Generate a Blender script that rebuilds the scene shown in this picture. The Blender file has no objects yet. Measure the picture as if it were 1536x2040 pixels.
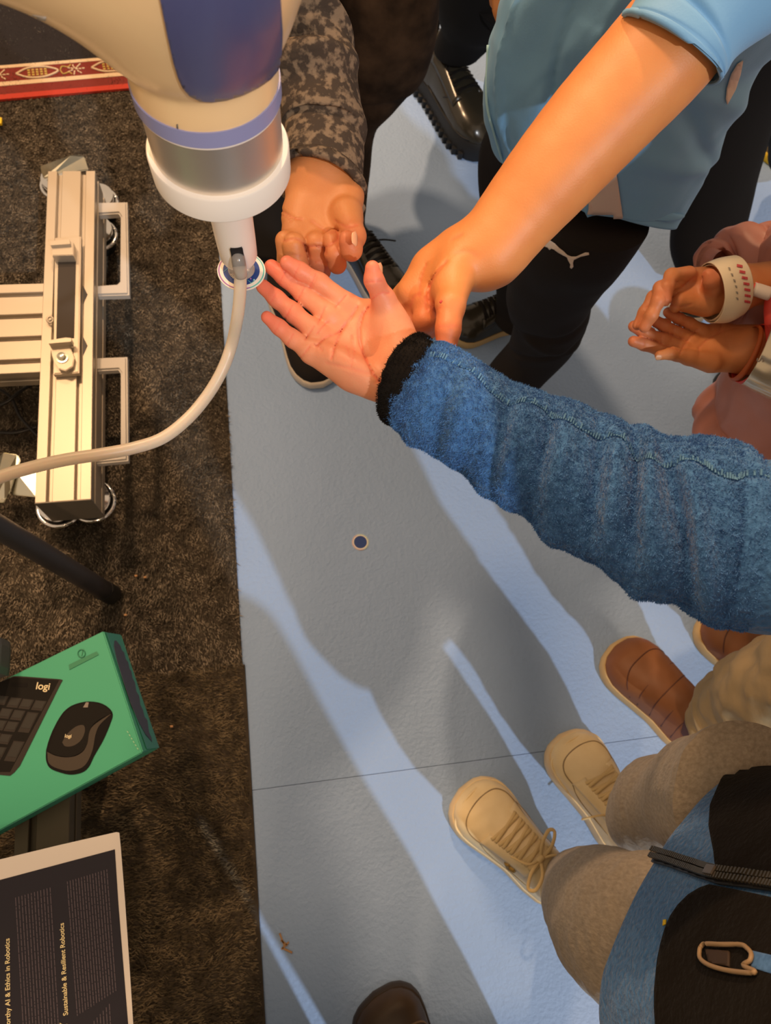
import bpy, bmesh, math, random
import numpy as np
from mathutils import Vector, Matrix
from mathutils.bvhtree import BVHTree

# ------------------------------------------------------------------ camera
IMW, IMH = 1536, 2040
F_PX, CAM_H = 1416.0, 1.2
def _ray(x, y): return np.array([(x-768)/F_PX, (1020-y)/F_PX, -1.0])
_D = _ray(600, 1530); _D /= np.linalg.norm(_D)
_Y = np.cross(np.cross(_ray(443, 600), _ray(525, 2035)), _D); _Y /= np.linalg.norm(_Y)
if _Y[1] < 0: _Y = -_Y
_Z = -_D; _X = np.cross(_Y, _Z)
ROT = np.array([_X, _Y, _Z])
EYE = np.array([0, 0, CAM_H])
sc = bpy.context.scene
camd = bpy.data.cameras.new('camera'); cam = bpy.data.objects.new('camera', camd)
sc.collection.objects.link(cam); sc.camera = cam
M4 = np.eye(4); M4[:3, :3] = ROT; M4[:3, 3] = EYE
cam.matrix_world = Matrix(M4.tolist())
camd.sensor_fit = 'VERTICAL'; camd.sensor_height = 24.0; camd.sensor_width = 18.0
camd.lens = F_PX*24.0/IMH; camd.clip_start = 0.01
camd.dof.use_dof = True; camd.dof.focus_distance = 0.55; camd.dof.aperture_fstop = 9.0

# ------------------------------------------------------------------ world, lights, exposure
sc.view_settings.view_transform = 'Standard'; sc.view_settings.look = 'None'
sc.view_settings.gamma = 1.0; sc.view_settings.use_curve_mapping = False
sc.view_settings.exposure = 0.0
w = bpy.data.worlds.new('room_air'); sc.world = w; w.use_nodes = True
w.node_tree.nodes['Background'].inputs[0].default_value = (1.0, 0.72, 0.48, 1)
w.node_tree.nodes['Background'].inputs[1].default_value = 0.62
def lamp(name, kind, loc, target, power, col, size=0.1, spot=60, blend=.3):
    l = bpy.data.lights.new(name, kind); l.energy = power; l.color = col
    if kind == 'AREA': l.shape = 'DISK'; l.size = size
    else: l.shadow_soft_size = size
    if kind == 'SPOT': l.spot_size = math.radians(spot); l.spot_blend = blend
    o = bpy.data.objects.new(name, l); sc.collection.objects.link(o)
    o.location = loc
    o.rotation_euler = (Vector(target)-Vector(loc)).to_track_quat('-Z', 'Y').to_euler()
    return o
WARM = (1.0, 0.62, 0.34)
lamp('ceiling_spot_white', 'SPOT', (1.62, -3.45, 4.60), (0.15, .4, 0), 580, (0.92, 0.96, 1.0), .045, 40)
lamp('ceiling_lamp_warm', 'AREA', (-0.9, 1.7, 2.9), (0.1, .5, 0), 46, WARM, .35)
lamp('ceiling_lamp_warm_far', 'AREA', (0.25, 2.6, 2.9), (0.2, .5, 0.3), 54, WARM, .10)
lamp('ceiling_lamp_warm_near', 'AREA', (-0.35, -1.9, 2.9), (0.2, .2, 0), 22, WARM, .2)

# ------------------------------------------------------------------ projection and geometry helpers
def P(x, y, z):
    r = ROT @ _ray(x, y); return EYE + r*((z-CAM_H)/r[2])
def Pd(x, y, d): return EYE + (ROT @ _ray(x, y))*d          # d = depth along the view axis
def depth(p): return -(ROT.T @ (np.asarray(p, float)-EYE))[2]
def proj(p):
    c = ROT.T @ (np.asarray(p, float)-EYE); return 768+F_PX*c[0]/-c[2], 1020-F_PX*c[1]/-c[2]
def nrm(v): v = np.asarray(v, float); return v/(np.linalg.norm(v)+1e-12)
rng = np.random.default_rng(7)

def link(o): sc.collection.objects.link(o); return o
def parent_to(o, par):
    o.parent = par
    acc = Vector((0, 0, 0)); q = par
    while q is not None: acc += Vector(q.location); q = q.parent
    o.location = Vector(o.location)-acc
def mk(name, verts, faces, mat, par=None, smooth=True, kind=None, label=None, recalc=False):
    me = bpy.data.meshes.new(name)
    verts = np.asarray(verts, np.float32).reshape(-1, 3)
    if isinstance(faces, np.ndarray):
        k = faces.shape[1]; n = len(faces)
        me.vertices.add(len(verts)); me.vertices.foreach_set('co', verts.ravel())
        me.loops.add(n*k); me.loops.foreach_set('vertex_index', faces.astype(np.int32).ravel())
        me.polygons.add(n); me.polygons.foreach_set('loop_start', np.arange(0, n*k, k, dtype=np.int32))
        me.update(calc_edges=True)
    else:
        me.from_pydata(verts.tolist(), [], faces); me.update()
    if recalc:
        bm = bmesh.new(); bm.from_mesh(me); bmesh.ops.recalc_face_normals(bm, faces=bm.faces); bm.to_mesh(me); bm.free()
    me.polygons.foreach_set('use_smooth', [smooth]*len(me.polygons))
    if mat: me.materials.append(mat)
    o = link(bpy.data.objects.new(name, me))
    if par is not None: parent_to(o, par)
    if kind: o['kind'] = kind
    if label: o['label'] = label
    return o
def from_bm(name, bm, mat, par=None, smooth=False, **k):
    bmesh.ops.recalc_face_normals(bm, faces=bm.faces)
    me = bpy.data.meshes.new(name); bm.to_mesh(me); bm.free()
    me.polygons.foreach_set('use_smooth', [smooth]*len(me.polygons))
    if mat: me.materials.append(mat)
    o = link(bpy.data.objects.new(name, me))
    if par is not None: parent_to(o, par)
    for a, b in k.items():
        if b: o[a] = b
    return o
def thing(name, label, cat, loc=(0, 0, 0), group=None):
    o = link(bpy.data.objects.new(name, None)); o.location = [float(c) for c in loc]; o.empty_display_size = .05
    o['label'] = label; o['category'] = cat
    if group: o['group'] = group
    return o
def tag(o, label, cat, group=None):
    o['label'] = label; o['category'] = cat
    if group: o['group'] = group
    return o
def vnoise(p, scale, seed=0):
    q = np.asarray(p, np.float64)/scale + seed*17.13
    i = np.floor(q).astype(np.int64); f = q-i; f = f*f*(3-2*f)
    def h(a, b, c):
        n = (a*73856093) ^ (b*19349663) ^ (c*83492791) ^ (seed*2654435)
        n = (n ^ (n >> 13))*1274126177 & 0x7fffffff
        return ((n ^ (n >> 16)) & 0xffff)/32768.0-1
    o = 0
    for dx in (0, 1):
        for dy in (0, 1):
            for dz in (0, 1):
                o = o + h(i[..., 0]+dx, i[..., 1]+dy, i[..., 2]+dz)*(f[..., 0] if dx else 1-f[..., 0])*(f[..., 1] if dy else 1-f[..., 1])*(f[..., 2] if dz else 1-f[..., 2])
    return o
def catmull(pts, n):
    pts = np.asarray(pts, float); m = len(pts); t = np.linspace(0, m-1, n)
    i = np.clip(t.astype(int), 0, m-2); u = (t-i)[:, None]
    g = lambda k: pts[np.clip(k, 0, m-1)]
    p0, p1, p2, p3 = g(i-1), g(i), g(i+1), g(i+2)
    p0 = np.where((i == 0)[:, None], 2*p1-p2, p0); p3 = np.where((i == m-2)[:, None], 2*p2-p1, p3)
    return .5*((2*p1)+(-p0+p2)*u+(2*p0-5*p1+4*p2-p3)*u*u+(-p0+3*p1-3*p2+p3)*u**3)
def grid_faces(n, m, closed=True):
    i, j = np.meshgrid(np.arange(n-1), np.arange(m if closed else m-1), indexing='ij')
    j2 = (j+1) % m
    return np.stack([i*m+j, i*m+j2, (i+1)*m+j2, (i+1)*m+j], -1).reshape(-1, 4)
def grid_normals(R):
    du = np.gradient(R, axis=0)
    Rw = np.concatenate([R[:, -1:], R, R[:, :1]], 1); dv = (Rw[:, 2:]-Rw[:, :-2])/2
    n = np.cross(dv, du); return n/(np.linalg.norm(n, axis=-1, keepdims=True)+1e-12)
def station(s):
    """(x1,y1,x2,y2,z[,thick]) image edges of a limb at world height z -> centre, half width vector, thickness ratio"""
    x1, y1, x2, y2, z = s[:5]; th = s[5] if len(s) > 5 else None
    c = P((x1+x2)/2, (y1+y2)/2, z); d = depth(c)
    return c, (Pd(x2, y2, d)-Pd(x1, y1, d))/2, th
def limb_rings(stations, n, m, thick=.85, disp=None):
    C, W, T = [], [], []
    for s in stations:
        if len(s) == 3 and np.ndim(s[0]) == 1: c, wv, th = s
        else: c, wv, th = station(s)
        C.append(c); W.append(wv); T.append(thick if th is None else th)
    C = catmull(C, n); W = catmull(W, n); T = catmull(np.array(T)[:, None], n)
    tan = np.gradient(C, axis=0)
    N = np.cross(tan, W); N /= np.linalg.norm(N, axis=1, keepdims=True)
    N = N*np.sign((N*(EYE-C)).sum(1, keepdims=True)+1e-9)
    hw = np.linalg.norm(W, axis=1, keepdims=True)
    a = np.linspace(0, 2*np.pi, m, endpoint=False)
    R = C[:, None]+W[:, None]*np.cos(a)[None, :, None]+(N*hw*T)[:, None]*np.sin(a)[None, :, None]
    nn = grid_normals(R)
    out = (R-C[:, None]); s = np.sign((nn*out).sum((1, 2))).sum(); nn = nn*(1 if s >= 0 else -1)
    if disp is not None:
        S, A = np.meshgrid(np.linspace(0, 1, n), a, indexing='ij')
        R = R+nn*disp(S, A, R)[..., None]
    return R, nn, (1 if s >= 0 else -1)
def cap_fan(verts, faces, n, m, start, end):
    extra = list(verts.reshape(-1, 3)); F = [tuple(f) for f in faces]
    if start:
        extra.append(verts[0].mean(0)); k = len(extra)-1
        F += [(k, (j+1) % m, j) for j in range(m)]
    if end:
        extra.append(verts[-1].mean(0)); k = len(extra)-1; b = (n-1)*m
        F += [(k, b+j, b+(j+1) % m) for j in range(m)]
    return np.array(extra), F
def limb(name, stations, mat, par, n=60, m=40, thick=.85, disp=None, caps=(True, True), **k):
    R, nn, s = limb_rings(stations, n, m, thick, disp)
    v, f = cap_fan(R, grid_faces(n, m), n, m, *caps)
    return mk(name, v, f, mat, par, recalc=True, **k)
def tube(name, pts, r, mat, par=None, n=None, m=12, flat=1.0, up=None, **k):
    pts = np.asarray(pts, float); n = n or max(2, len(pts)*6)
    C = catmull(pts, n) if len(pts) > 2 else np.linspace(pts[0], pts[1], n)
    t = np.gradient(C, axis=0); t /= np.linalg.norm(t, axis=1, keepdims=True)
    u = np.array(up if up is not None else (.13, .21, .97), float)
    rr = catmull(np.array(r, float)[:, None], n)[:, 0] if np.ndim(r) else np.full(n, float(r))
    A = np.cross(t, u); A /= np.linalg.norm(A, axis=1, keepdims=True); B = np.cross(A, t)
    a = np.linspace(0, 2*np.pi, m, endpoint=False)
    R = C[:, None]+rr[:, None, None]*(A[:, None]*np.cos(a)[None, :, None]+B[:, None]*np.sin(a)[None, :, None]*flat)
    v, f = cap_fan(R, grid_faces(n, m), n, m, True, True)
    return mk(name, v, f, mat, par, recalc=True, **k)
def lathe(name, prof, mat, par, O, ax, m=64, **k):
    """prof: (h, r) along axis ax from O"""
    ax = nrm(ax); u = nrm(np.cross(ax, (0, 1, .01))); v = np.cross(ax, u)
    a = np.linspace(0, 2*np.pi, m, endpoint=False)
    R = np.array([[O+ax*h+r*(u*math.cos(t)+v*math.sin(t)) for t in a] for h, r in prof])
    vv, ff = cap_fan(R, grid_faces(len(prof), m), len(prof), m, True, True)
    o = mk(name, vv, ff, mat, par, recalc=True, **k)
    md = o.modifiers.new('es', 'EDGE_SPLIT'); md.split_angle = math.radians(35)
    return o
def box_bm(bm, c, h, rot=None, bev=0):
    r = bmesh.ops.create_cube(bm, size=1)
    for v in r['verts']:
        p = np.array(v.co)*2*np.array(h)
        if rot is not None: p = rot @ p
        v.co = Vector(p+np.array(c))
    if bev:
        es = list({e for v in r['verts'] for e in v.link_edges})
        bmesh.ops.bevel(bm, geom=es, offset=bev, segments=2, affect='EDGES', profile=.7)
def box(name, c, h, mat, par=None, rot=None, bev=.001, **k):
    bm = bmesh.new(); box_bm(bm, c, h, rot, bev); return from_bm(name, bm, mat, par, **k)
def prism(name, poly, z0, z1, mat, par=None, bev=0, **k):
    bm = bmesh.new(); vs = [bm.verts.new((p[0], p[1], z0)) for p in poly]
    f = bm.faces.new(vs); r = bmesh.ops.extrude_face_region(bm, geom=[f])
    for v in r['geom']:
        if isinstance(v, bmesh.types.BMVert): v.co.z = z1
    if bev:
        es = [e for e in bm.edges if abs(e.verts[0].co.z-e.verts[1].co.z) < 1e-7]
        bmesh.ops.bevel(bm, geom=es, offset=bev, segments=2, affect='EDGES')
    return from_bm(name, bm, mat, par, **k)

# ---- signed distance shapes, meshed with surface nets
def cone(a, b, ra, rb):
    a = np.asarray(a, float); b = np.asarray(b, float); ba = b-a; L = (ba*ba).sum()+1e-12
    def fn(p):
        q = p-a; t = np.clip((q @ ba)/L, 0, 1)
        return np.sqrt(((q-t[..., None]*ba)**2).sum(-1))-(ra+(rb-ra)*t)
    fn.bb = (np.minimum(a-ra, b-rb), np.maximum(a+ra, b+rb)); return fn
def ell(c, axes, rad):
    c = np.asarray(c, float); A = np.array([nrm(x) for x in axes]); rad = np.asarray(rad, float)
    def fn(p):
        q = ((p-c) @ A.T)/rad; k = np.sqrt((q*q).sum(-1))
        return (k-1)*rad.min()*1.0
    fn.bb = (c-rad.max(), c+rad.max()); return fn
def smin(a, b, k):
    h = np.clip(.5+.5*(b-a)/k, 0, 1); return b+(a-b)*h-k*h*(1-h)
def union(fs, k):
    def fn(p):
        d = fs[0](p)
        for g in fs[1:]: d = smin(d, g(p), k)
        return d
    fn.bb = (np.min([g.bb[0] for g in fs], 0), np.max([g.bb[1] for g in fs], 0)); return fn
def carve(base, cuts, k=.001):
    def fn(p):
        d = base(p)
        for g in cuts: d = -smin(-d, g(p), k)
        return d
    fn.bb = base.bb; return fn
def nets(fn, res, pad=None):
    lo, hi = fn.bb; pad = pad or res*4
    lo = lo-pad; hi = hi+pad
    n = np.ceil((hi-lo)/res).astype(int)+1
    xs = [lo[i]+res*np.arange(n[i]) for i in range(3)]
    V = np.empty(n, np.float32)
    for s in range(0, n[0], 24):
        X, Y, Z = np.meshgrid(xs[0][s:s+24], xs[1], xs[2], indexing='ij')
        V[s:s+24] = fn(np.stack([X, Y, Z], -1))
    S = V < 0
    c = sum(S[a:n[0]-1+a, b:n[1]-1+b, d:n[2]-1+d].astype(np.int8) for a in (0, 1) for b in (0, 1) for d in (0, 1))
    act = np.argwhere((c > 0) & (c < 8)); idx = -np.ones(tuple(n-1), np.int64); idx[tuple(act.T)] = np.arange(len(act))
    acc = np.zeros((len(act), 3)); cnt = np.zeros(len(act))
    for ax in range(3):
        o1, o2 = [k for k in range(3) if k != ax]
        for a in (0, 1):
            for b in (0, 1):
                p = act.copy(); p[:, o1] += a; p[:, o2] += b; q = p.copy(); q[:, ax] += 1
                va = V[tuple(p.T)]; vb = V[tuple(q.T)]; mk_ = (va < 0) != (vb < 0)
                t = np.where(mk_, va/(va-vb+1e-20), 0)
                pt = p.astype(float); pt[:, ax] += t
                acc[mk_] += pt[mk_]; cnt += mk_
    verts = acc/cnt[:, None]*res+lo
    faces = []
    for ax in range(3):
        o1, o2 = (ax+1) % 3, (ax+2) % 3
        sl = [slice(None)]*3; sl2 = [slice(None)]*3; sl[ax] = slice(0, n[ax]-1); sl2[ax] = slice(1, n[ax])
        A = S[tuple(sl)]; B = S[tuple(sl2)]
        e = np.argwhere(A != B); e = e[(e[:, o1] > 0) & (e[:, o2] > 0) & (e[:, o1] < n[o1]-1) & (e[:, o2] < n[o2]-1)]
        flip = A[tuple(e.T)]
        q = []
        for a, b in ((0, 0), (1, 0), (1, 1), (0, 1)):
            p = e.copy(); p[:, o1] -= a; p[:, o2] -= b; q.append(idx[tuple(p.T)])
        q = np.stack(q, 1); q[~flip] = q[~flip][:, ::-1]
        faces.append(q)
    return verts, np.concatenate(faces)
def blob(name, fn, res, mat, par, tint=None, smooth_it=2, **k):
    v, f = nets(fn, res)
    for _ in range(smooth_it):
        a = np.zeros_like(v); c = np.zeros(len(v))
        for i in range(4):
            j = f[:, (i+1) % 4]; np.add.at(a, f[:, i], v[j]); np.add.at(c, f[:, i], 1)
            np.add.at(a, j, v[f[:, i]]); np.add.at(c, j, 1)
        v = v*.5+.5*a/c[:, None]
    o = mk(name, v, f, mat, par, **k)
    if tint is not None:
        at = o.data.attributes.new('tint', 'FLOAT', 'POINT'); at.data.foreach_set('value', tint(v).astype(np.float32))
    return o

# ------------------------------------------------------------------ materials
MATS = {}
def M(name, col, rough=.5, metal=0, noise=None, bump=None, sheen=0, sss=0, col2=None, trans=0, ior=1.45, coat=0, stretch=None, attr=None, spec=.5, bump2=None, alpha=1):
    if name in MATS: return MATS[name]
    m = bpy.data.materials.new(name); m.use_nodes = True; nt = m.node_tree; b = nt.nodes['Principled BSDF']
    b.inputs['Base Color'].default_value = (*col, 1); b.inputs['Roughness'].default_value = rough; b.inputs['Metallic'].default_value = metal
    b.inputs['Sheen Weight'].default_value = sheen; b.inputs['Transmission Weight'].default_value = trans; b.inputs['IOR'].default_value = ior
    b.inputs['Coat Weight'].default_value = coat; b.inputs['Specular IOR Level'].default_value = spec; b.inputs['Alpha'].default_value = alpha
    if sss:
        b.inputs['Subsurface Weight'].default_value = sss; b.inputs['Subsurface Radius'].default_value = (1, .35, .2); b.inputs['Subsurface Scale'].default_value = .006
    tc = nt.nodes.new('ShaderNodeTexCoord'); mp = nt.nodes.new('ShaderNodeMapping'); nt.links.new(tc.outputs['Object'], mp.inputs[0])
    if stretch: mp.inputs['Scale'].default_value = stretch
    src = None
    if noise or col2:
        sc_, lo, hi = noise or (30, .35, .65)
        nz = nt.nodes.new('ShaderNodeTexNoise'); nz.inputs['Scale'].default_value = sc_; nz.inputs['Detail'].default_value = 6; nt.links.new(mp.outputs[0], nz.inputs[0])
        rp = nt.nodes.new('ShaderNodeValToRGB'); rp.color_ramp.elements[0].position = lo; rp.color_ramp.elements[1].position = hi
        c2 = col2 or tuple(c*.7 for c in col)
        rp.color_ramp.elements[0].color = (*c2, 1); rp.color_ramp.elements[1].color = (*col, 1)
        nt.links.new(nz.outputs[0], rp.inputs[0]); src = rp.outputs[0]; nt.links.new(src, b.inputs['Base Color'])
    if attr:
        an = nt.nodes.new('ShaderNodeAttribute'); an.attribute_name = 'tint'
        mx = nt.nodes.new('ShaderNodeMix'); mx.data_type = 'RGBA'
        nt.links.new(an.outputs['Fac'], mx.inputs[0])
        if src: nt.links.new(src, mx.inputs[6])
        else: mx.inputs[6].default_value = (*col, 1)
        mx.inputs[7].default_value = (*attr, 1); nt.links.new(mx.outputs[2], b.inputs['Base Color'])
    prev = None
    for bp in (bump, bump2):
        if bp:
            s_, st, di = bp[:3]
            if len(bp) > 3 and bp[3] == 'v':
                t = nt.nodes.new('ShaderNodeTexVoronoi'); t.inputs['Scale'].default_value = s_; out = t.outputs['Distance']
            elif len(bp) > 3 and bp[3] == 'w':
                t = nt.nodes.new('ShaderNodeTexWave'); t.inputs['Scale'].default_value = s_; out = t.outputs[1]
            else:
                t = nt.nodes.new('ShaderNodeTexNoise'); t.inputs['Scale'].default_value = s_; t.inputs['Detail'].default_value = 5; out = t.outputs[0]
            nt.links.new(mp.outputs[0], t.inputs[0])
            bn = nt.nodes.new('ShaderNodeBump'); bn.inputs['Strength'].default_value = st; bn.inputs['Distance'].default_value = di
            nt.links.new(out, bn.inputs['Height'])
            if prev: nt.links.new(prev, bn.inputs['Normal'])
            prev = bn.outputs[0]; nt.links.new(prev, b.inputs['Normal'])
    MATS[name] = m; return m

m_mat = M('mat_foam_blue', (.30, .45, .74), .55, noise=(3, .3, .75), col2=(.275, .42, .69), bump=(150, .55, .0030), bump2=(30, .3, .006))
m_base = M('grey_subfloor', (.25, .27, .28), .9)
m_carpet = M('carpet_backing', (.06, .048, .034), .95, noise=(60, .3, .7), col2=(.03, .024, .017))
m_pile = M('carpet_pile', (.34, .29, .22), .85, noise=(45, .36, .66), col2=(.11, .095, .072), spec=.2)
m_pile2 = M('carpet_pile_lower', (.30, .24, .15), .85, noise=(36, .36, .66), col2=(.090, .072, .046), spec=.2)
m_cream = M('robot_white_paint', (.92, .66, .36), .32, coat=.15)
m_blue = M('robot_blue_cover', (.085, .095, .225), .34, coat=.1)
m_band = M('robot_lavender_band', (.29, .31, .56), .35)
m_steel = M('brushed_wrist_metal', (.78, .71, .62), .42, .85, bump=(400, .05, .0005), stretch=(1, 1, 30))
m_print = M('printed_white_plastic', (.84, .80, .74), .45, bump=(500, .25, .0006, 'w'), stretch=(.02, .02, 1))
m_plast = M('white_plastic_smooth', (.84, .78, .72), .35)
m_hose = M('silicone_hose_clear', (.80, .70, .56), .35, trans=.35, sss=.3)
m_clear = M('clear_suction_rubber', (.85, .82, .78), .2, trans=.75)
m_alu = M('anodised_aluminium', (.47, .41, .33), .42, .6, bump=(300, .05, .0005), stretch=(30, 1, 30))
m_aluD = M('aluminium_slot', (.22, .20, .17), .6, .6)
m_zinc = M('zinc_plated_steel', (.80, .76, .60), .22, 1, noise=(40, .3, .7), col2=(.66, .68, .60))
m_chrome = M('chrome', (.8, .8, .8), .12, 1)
m_grey = M('grey_handle_plastic', (.48, .46, .43), .45)
m_black = M('black_plastic', (.012, .012, .013), .4)
m_tube = M('dark_grey_powder_coat', (.035, .034, .040), .45)
m_rubber = M('black_rubber', (.01, .01, .01), .6)
m_skinF = M('skin_fair_pink', (.78, .34, .185), .48, noise=(60, .3, .8), col2=(.72, .27, .145), sss=.2, attr=(.76, .18, .11), bump=(700, .12, .0006, 'v'))
m_skinC = M('skin_fair_warm', (.74, .31, .105), .48, noise=(40, .3, .8), col2=(.68, .26, .085), sss=.2, attr=(.72, .20, .09), bump=(700, .12, .0006, 'v'))
m_skinE = M('skin_tan', (.66, .27, .10), .5, noise=(50, .3, .8), col2=(.56, .215, .078), sss=.2, attr=(.60, .19, .085), bump=(700, .12, .0006, 'v'))
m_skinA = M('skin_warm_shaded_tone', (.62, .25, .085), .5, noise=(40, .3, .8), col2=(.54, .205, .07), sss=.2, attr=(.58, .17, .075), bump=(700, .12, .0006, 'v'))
m_fleece = M('fleece_blue', (.080, .225, .50), .95, noise=(260, .32, .68), col2=(.042, .135, .33), sheen=.25, bump=(260, .8, .003), spec=.1)
m_fuzz = M('fleece_fibre', (.105, .27, .60), .95, noise=(260, .3, .7), col2=(.055, .165, .40), sheen=.15, spec=.1)
m_fleeceB = M('fleece_black', (.009, .007, .0055), .95, sheen=.03, bump=(220, .7, .002), spec=.1)
m_seam = M('fleece_seam_thread', (.11, .26, .44), .9)
m_sweat = M('sweatpants_heather', (.44, .36, .265), .95, noise=(300, .3, .7), col2=(.30, .245, .175), sheen=.2, bump=(330, .5, .0015), stretch=(1, 1, .35), spec=.1)
m_shoe = M('shoe_cream_leather', (.92, .77, .48), .45, noise=(22, .3, .75), col2=(.80, .64, .36), bump=(120, .15, .001))
m_sole = M('shoe_sole_cream', (.88, .72, .45), .6, noise=(25, .3, .7), col2=(.74, .56, .32))
m_lace = M('shoe_lace_cream', (.74, .56, .28), .9, bump=(900, .4, .0005))
m_boot = M('boot_brown_nylon', (.26, .105, .040), .55, noise=(20, .3, .7), col2=(.21, .080, .030), bump=(60, .2, .002))
m_bootc = M('boot_cuff_dark_brown', (.10, .036, .022), .6)
m_gum = M('gum_sole', (.58, .42, .20), .55)
m_khaki = M('khaki_cotton', (.46, .35, .20), .85, noise=(30, .3, .7), col2=(.38, .29, .16), bump=(220, .3, .001))
m_lea = M('black_leather', (.030, .026, .018), .25, coat=.25, bump=(90, .2, .001))
m_blk = M('black_jersey', (.016, .013, .012), .85, bump=(300, .3, .001), spec=.25)
m_blkD = M('black_trouser_cloth', (.009, .008, .008), .9, bump=(300, .3, .001), spec=.2)
m_hood = M('acid_wash_black_cloth', (.21, .155, .105), .95, noise=(150, .47, .60), col2=(.060, .046, .036), bump=(220, .6, .0015), spec=.1)
m_hood2 = M('acid_wash_dark_trousers', (.085, .058, .042), .95, noise=(22, .40, .72), col2=(.030, .022, .018), bump=(220, .5, .0015), spec=.1)
m_shirt = M('shirt_light_blue', (.18, .41, .68), .6, bump=(500, .2, .0008), sheen=.1)
m_shirtW = M('shirt_pale_panel', (.72, .58, .50), .65, bump=(400, .3, .0008, 'w'))
m_pink = M('puffer_pink_nylon', (.56, .24, .18), .42, noise=(12, .3, .7), col2=(.50, .205, .155), bump=(30, .25, .004))
m_band_p = M('paper_wristband', (.80, .70, .50), .5)
m_red = M('red_print', (.75, .08, .06), .5)
m_orng = M('orange_cord', (.45, .10, .02), .5)
m_grn = M('box_teal_green', (.050, .36, .22), .5)
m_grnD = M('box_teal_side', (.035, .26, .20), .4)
m_grnK = M('box_green_print_dark', (.03, .22, .12), .45)
m_pk = M('print_dark_grey', (.008, .007, .006), .55, spec=.15)
m_pk2 = M('print_mid_grey', (.035, .030, .027), .55, spec=.15)
m_pk3 = M('print_black', (.006, .005, .005), .6, spec=.15)
m_pk4 = M('print_sheen_grey', (.06, .05, .04), .5, spec=.15)
m_ptxt = M('print_cream_text', (.75, .66, .42), .5)
m_paper = M('poster_paper', (.62, .60, .58), .7)
m_navy = M('poster_navy_ink', (.008, .008, .018), .75)
m_ptext = M('poster_small_text', (.085, .07, .095), .6)
m_pyel = M('poster_heading_ink', (.70, .62, .36), .6)
m_stk = M('sticker_blue', (.018, .055, .24), .4)
m_stkw = M('sticker_white', (.85, .80, .70), .4)
m_stkt = M('sticker_teal_line', (.14, .50, .46), .4)
m_stkp = M('sticker_purple_line', (.38, .15, .40), .4)
m_rugR = M('rug_red', (.17, .018, .012), .9, noise=(90, .3, .7), col2=(.16, .016, .01))
m_rugB = M('rug_bright_red', (.42, .035, .018), .85)
m_rugK = M('rug_dark', (.012, .009, .010), .95)
m_rugC = M('rug_cream', (.60, .46, .30), .9, bump=(200, .6, .001))
m_rugG = M('rug_gold', (.42, .28, .07), .9)
m_hair = M('hair_brown', (.06, .03, .015), .6, bump=(100, .6, .002), stretch=(1, 1, .1))
m_eye = M('eye_white', (.8, .78, .75), .2)
m_iris = M('iris_dark', (.03, .02, .015), .15)
m_yel = M('yellow_plastic', (.80, .55, .02), .5)
#SETTING

# ================================================================== SETTING
xe1 = float(np.mean([P(x, y, .008)[0] for x, y in ((443, 640), (462, 940), (480, 1300))]))
xe2 = float(np.mean([P(x, y, .008)[0] for x, y in ((492, 1340), (505, 1660), (525, 2030))]))
yt = float(P(490, 1322, .008)[1])
ys = float(np.mean([P(503, 1573, 0)[1], P(1310, 1468, 0)[1]]))
fl = box('floor', (0, 0, -.045), (4.0, 4.0, .02), m_base, bev=0); fl['kind'] = 'structure'
g = .0003
for (x0, x1, y0, y1) in ((-1.2, 2.8, ys+g, ys+2.6), (-1.2, 2.8, ys-2.6, ys-g)):
    box('floor_mat', ((x0+x1)/2, (y0+y1)/2, -.0125), ((x1-x0)/2, (y1-y0)/2, .0125), m_mat, fl, bev=.0010)
box('carpet_tile', ((xe1-1.9)/2, yt+1.2, .0015), ((xe1+1.9)/2, 1.2, .0015), m_carpet, fl, bev=.0006)
box('carpet_tile', ((xe2-1.9)/2, yt-1.0, .002), ((xe2+1.9)/2, .9995, .0018), m_carpet, fl, bev=.0006)
def blades(name, pts, dirs, ln, wd, mat, par, jitter=.35, seed=1):
    r = np.random.default_rng(seed); n = len(pts)
    d = dirs+r.normal(0, jitter, (n, 3)); d /= np.linalg.norm(d, axis=1, keepdims=True)
    s = np.cross(d, r.normal(0, 1, (n, 3))); s /= np.linalg.norm(s, axis=1, keepdims=True)
    L = ln*r.uniform(.6, 1.25, (n, 1))
    v = np.stack([pts-s*wd/2, pts+s*wd/2, pts+d*L], 1).reshape(-1, 3)
    return mk(name, v, np.arange(3*n).reshape(-1, 3), mat, par, smooth=False, kind='stuff')
def pile(x0, x1, y0, y1, n, mat, dirv, name, seed, ln=.0105, wd=.0026):
    p = np.stack([rng.uniform(x0, x1-.0015, n), rng.uniform(y0, y1, n), np.full(n, .002)], 1)
    a = vnoise(p*[1, 1, 0], .05, seed)*.5
    d = np.tile(np.array(dirv, float), (n, 1)); d[:, 0] += a; d[:, 1] += vnoise(p, .03, seed+3)*.5
    blades(name, p, d, ln, wd, mat, fl, .3, seed)
pile(-.62, xe1, yt, 1.85, 150000, m_pile, (.15, -.75, .55), 'carpet_fibres', 3)
pile(-.60, xe2, -.42, yt, 80000, m_pile2, (-.85, .1, .5), 'carpet_fibres', 5, .011, .0026)

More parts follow.
